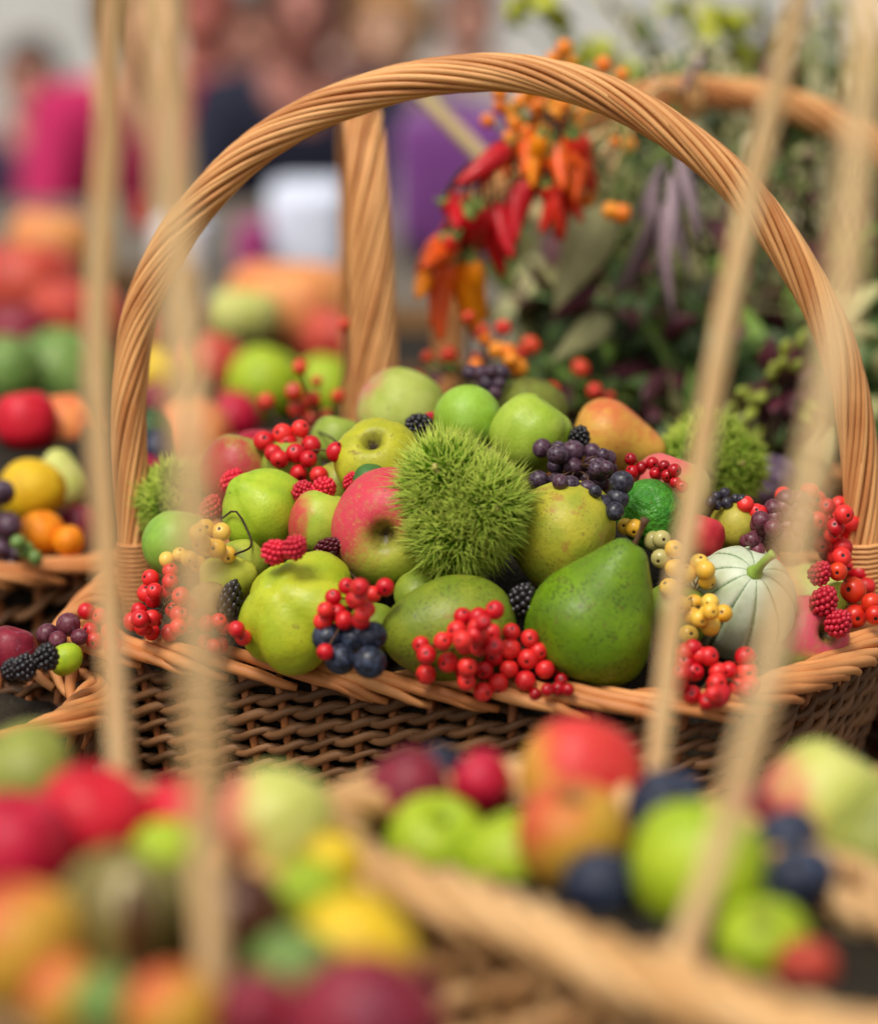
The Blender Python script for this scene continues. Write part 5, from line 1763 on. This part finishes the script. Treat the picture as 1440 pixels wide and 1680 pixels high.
def skin_obj(name, verts, edges, rad, mat, parent, sub=2):
    m = bpy.data.meshes.new(name)
    m.from_pydata([tuple(v) for v in verts], edges, [])
    o = link(name, m, mat, parent)
    md = o.modifiers.new('skin', 'SKIN')
    md.use_smooth_shade = True
    for i, r_ in enumerate(rad):
        m.skin_vertices[0].data[i].radius = r_ if hasattr(r_, '__len__') else (r_, r_)
    m.skin_vertices[0].data[0].use_root = True
    sb = o.modifiers.new('sub', 'SUBSURF')
    sb.levels = sb.render_levels = sub
    return o


def person(px, py, y, label, top_c, hair_c, skin_c, leg_c=(40, 40, 52), lean=0.0, turn=0.0):
    """seated figure, head centre at the given spot, facing the table"""
    h = at(px, py, y)
    root = empty('person', (h.x, h.y, ZF))
    root.rotation_euler = (0, 0, turn)
    tag(root, label, 'person', 'people seated behind the table')
    hz = h.z - ZF                                   # head centre above the floor
    pz = hz - .62
    ms, mt_, mh, ml_ = plain('skin', S(*skin_c), .5, .1), plain('cloth', S(*top_c), .85, .2, 8, .2), plain('hair', S(*hair_c), .6, .3, 40, .3), plain('trousers', S(*leg_c), .85, .2)
    B, E, R = [], [], []

    def add(p, r, par=None):
        B.append(p); R.append(r)
        if par is not None: E.append((par, len(B) - 1))
        return len(B) - 1
    pel = add((0, .05, pz), .13)
    ch = add((0, .02 - lean * .5, pz + .27), .13, pel)
    sh = add((0, -lean * .8, pz + .43), .10, ch)
    nk = add((0, -lean * .9, pz + .49), .055, sh)
    jw = add((0, -.015 - lean, pz + .545), .066, nk)
    hd = add((0, .0 - lean, pz + .62), (.078, .092), jw)
    add((0, .012 - lean, pz + .695), (.066, .078), hd)
    add((0, -.098 - lean, pz + .595), .013, hd)
    for s in (-1, 1):
        s0 = add((s * .17, .01 - lean * .8, pz + .42), .062, sh)
        el = add((s * .24, -.06 - lean, pz + .16), .045, s0)
        wr = add((s * .13, -.27 - lean, pz + .17), .028, el)
        pm = add((s * .09, -.33 - lean, pz + .175), (.036, .016), wr)
        for k, ln in enumerate((.05, .07, .076, .07, .055)):
            off = (k - 2) * .017
            base = Vector((s * .09 - s * .01, -.345 - lean, pz + .178)) if k else Vector((s * .07, -.325 - lean, pz + .182))
            a = add((base.x + off, base.y - ln * .5, base.z + .004), .0085, pm)
            add((base.x + off * 1.2, base.y - ln, base.z - .01), .0075, a)
        hp_ = add((s * .10, .0, pz - .02), .088, pel)
        kn_ = add((s * .12, -.42, pz - .02), .062, hp_)
        an_ = add((s * .12, -.44, .09), .042, kn_)
        add((s * .13, -.58, .045), (.045, .035), an_)
    skin_obj('body', B, E, R, ms, root)
    # jacket
    B2 = [(0, .05, pz - .03), (0, .02 - lean * .5, pz + .25), (0, -lean * .8, pz + .44), (0, -lean * .88, pz + .515)]
    R2 = [(.19, .15), (.185, .145), (.15, .12), (.085, .08)]
    E2 = [(0, 1), (1, 2), (2, 3)]
    for s in (-1, 1):
        k = len(B2)
        B2 += [(s * .175, .01 - lean * .8, pz + .42), (s * .245, -.06 - lean, pz + .16), (s * .15, -.24 - lean, pz + .17)]
        R2 += [.08, .062, .045]
        E2 += [(2, k), (k, k + 1), (k + 1, k + 2)]
    skin_obj('jacket', B2, E2, R2, mt_, root)
    B3, R3, E3 = [(0, .05, pz - .03)], [(.16, .13)], []
    for s in (-1, 1):
        k = len(B3)
        B3 += [(s * .10, .0, pz - .02), (s * .12, -.42, pz - .02), (s * .12, -.44, .12)]
        R3 += [.10, .076, .058]
        E3 += [(0, k), (k, k + 1), (k + 1, k + 2)]
    skin_obj('trousers', B3, E3, R3, ml_, root)

    def hairfn(V):
        W = V * np.array([.098, .112, .125])
        W = wob(W, .05, 30, int(px))
        W[:, 2] = np.where((V[:, 1] < -.35) & (V[:, 2] < .35), .03 + V[:, 2] * .02, W[:, 2])
        W[:, 1] = np.where((V[:, 1] < -.35) & (V[:, 2] < .35), np.maximum(W[:, 1], -.06), W[:, 1])
        return W
    V, Fc = uvsphere(28, 20, hairfn)
    link('hair', mesh('hair', V, Fc), mh, root, (0, .02 - lean, pz + .645))
    me_ = plain('eye_dark', S(40, 30, 26), .3)
    for s in (-1, 1):
        link('eye', BERRY, me_, root, (s * .032, -.088 - lean, pz + .62), None, .010)
    link('mouth', mesh('mouth', *uvsphere(10, 8, lambda V: V * np.array([.024, .008, .007]))), plain('lips', S(170, 90, 84), .5), root, (0, -.078 - lean, pz + .55))
    # stool under the figure
    st = empty('stool', (h.x, h.y + .05, ZF))
    tag(st, 'wooden stool under the ' + label.split(' ', 3)[-1] if False else 'wooden stool carrying the ' + label, 'stool', 'stools behind the table')
    hs_ = pz - .155
    link('seat', mesh('seat', *lathe([(0, .02), (.15, .02), (.165, .005), (.165, -.015), (.15, -.03), (0, -.03)], 24, 12)), m_leg, st, (0, 0, hs_))
    for a in range(4):
        an = math.pi / 4 + a * math.pi / 2
        link('leg', mesh('leg', *tube([(math.cos(an) * .11, math.sin(an) * .11, hs_ - .025), (math.cos(an) * .16, math.sin(an) * .16, 0)], .016, 8)), m_leg, st)


person(185, 30, 4.8, 'person in a bright pink jacket at the far left', (190, 34, 92), (120, 84, 50), (206, 150, 120), lean=.2, turn=.4)
person(335, 20, 6.0, 'person with reddish face in a brown jacket', (104, 64, 44), (150, 70, 60), (196, 110, 96), lean=.1)
person(505, 10, 4.6, 'person with dark hair in a navy jacket', (24, 26, 46), (56, 34, 28), (170, 110, 96), lean=.2)
person(672, 55, 5.4, 'person with blond hair in a dark navy coat', (26, 28, 48), (178, 130, 78), (206, 160, 130), lean=.15, turn=-.3)
person(425, 60, 6.6, 'person in a dark brown coat, far behind', (60, 44, 38), (70, 48, 36), (190, 130, 110), lean=.15)
person(590, 40, 6.4, 'person in a black coat between the dark-haired and the blond person', (30, 28, 34), (110, 70, 48), (196, 140, 116), lean=.1)
person(770, 30, 6.8, 'person in a pale grey top right of the blond person', (186, 176, 172), (96, 60, 44), (206, 150, 130), lean=.1)
person(60, 130, 7.2, 'person in a violet coat at the far left edge', (70, 50, 80), (60, 44, 36), (200, 140, 120), lean=.15)
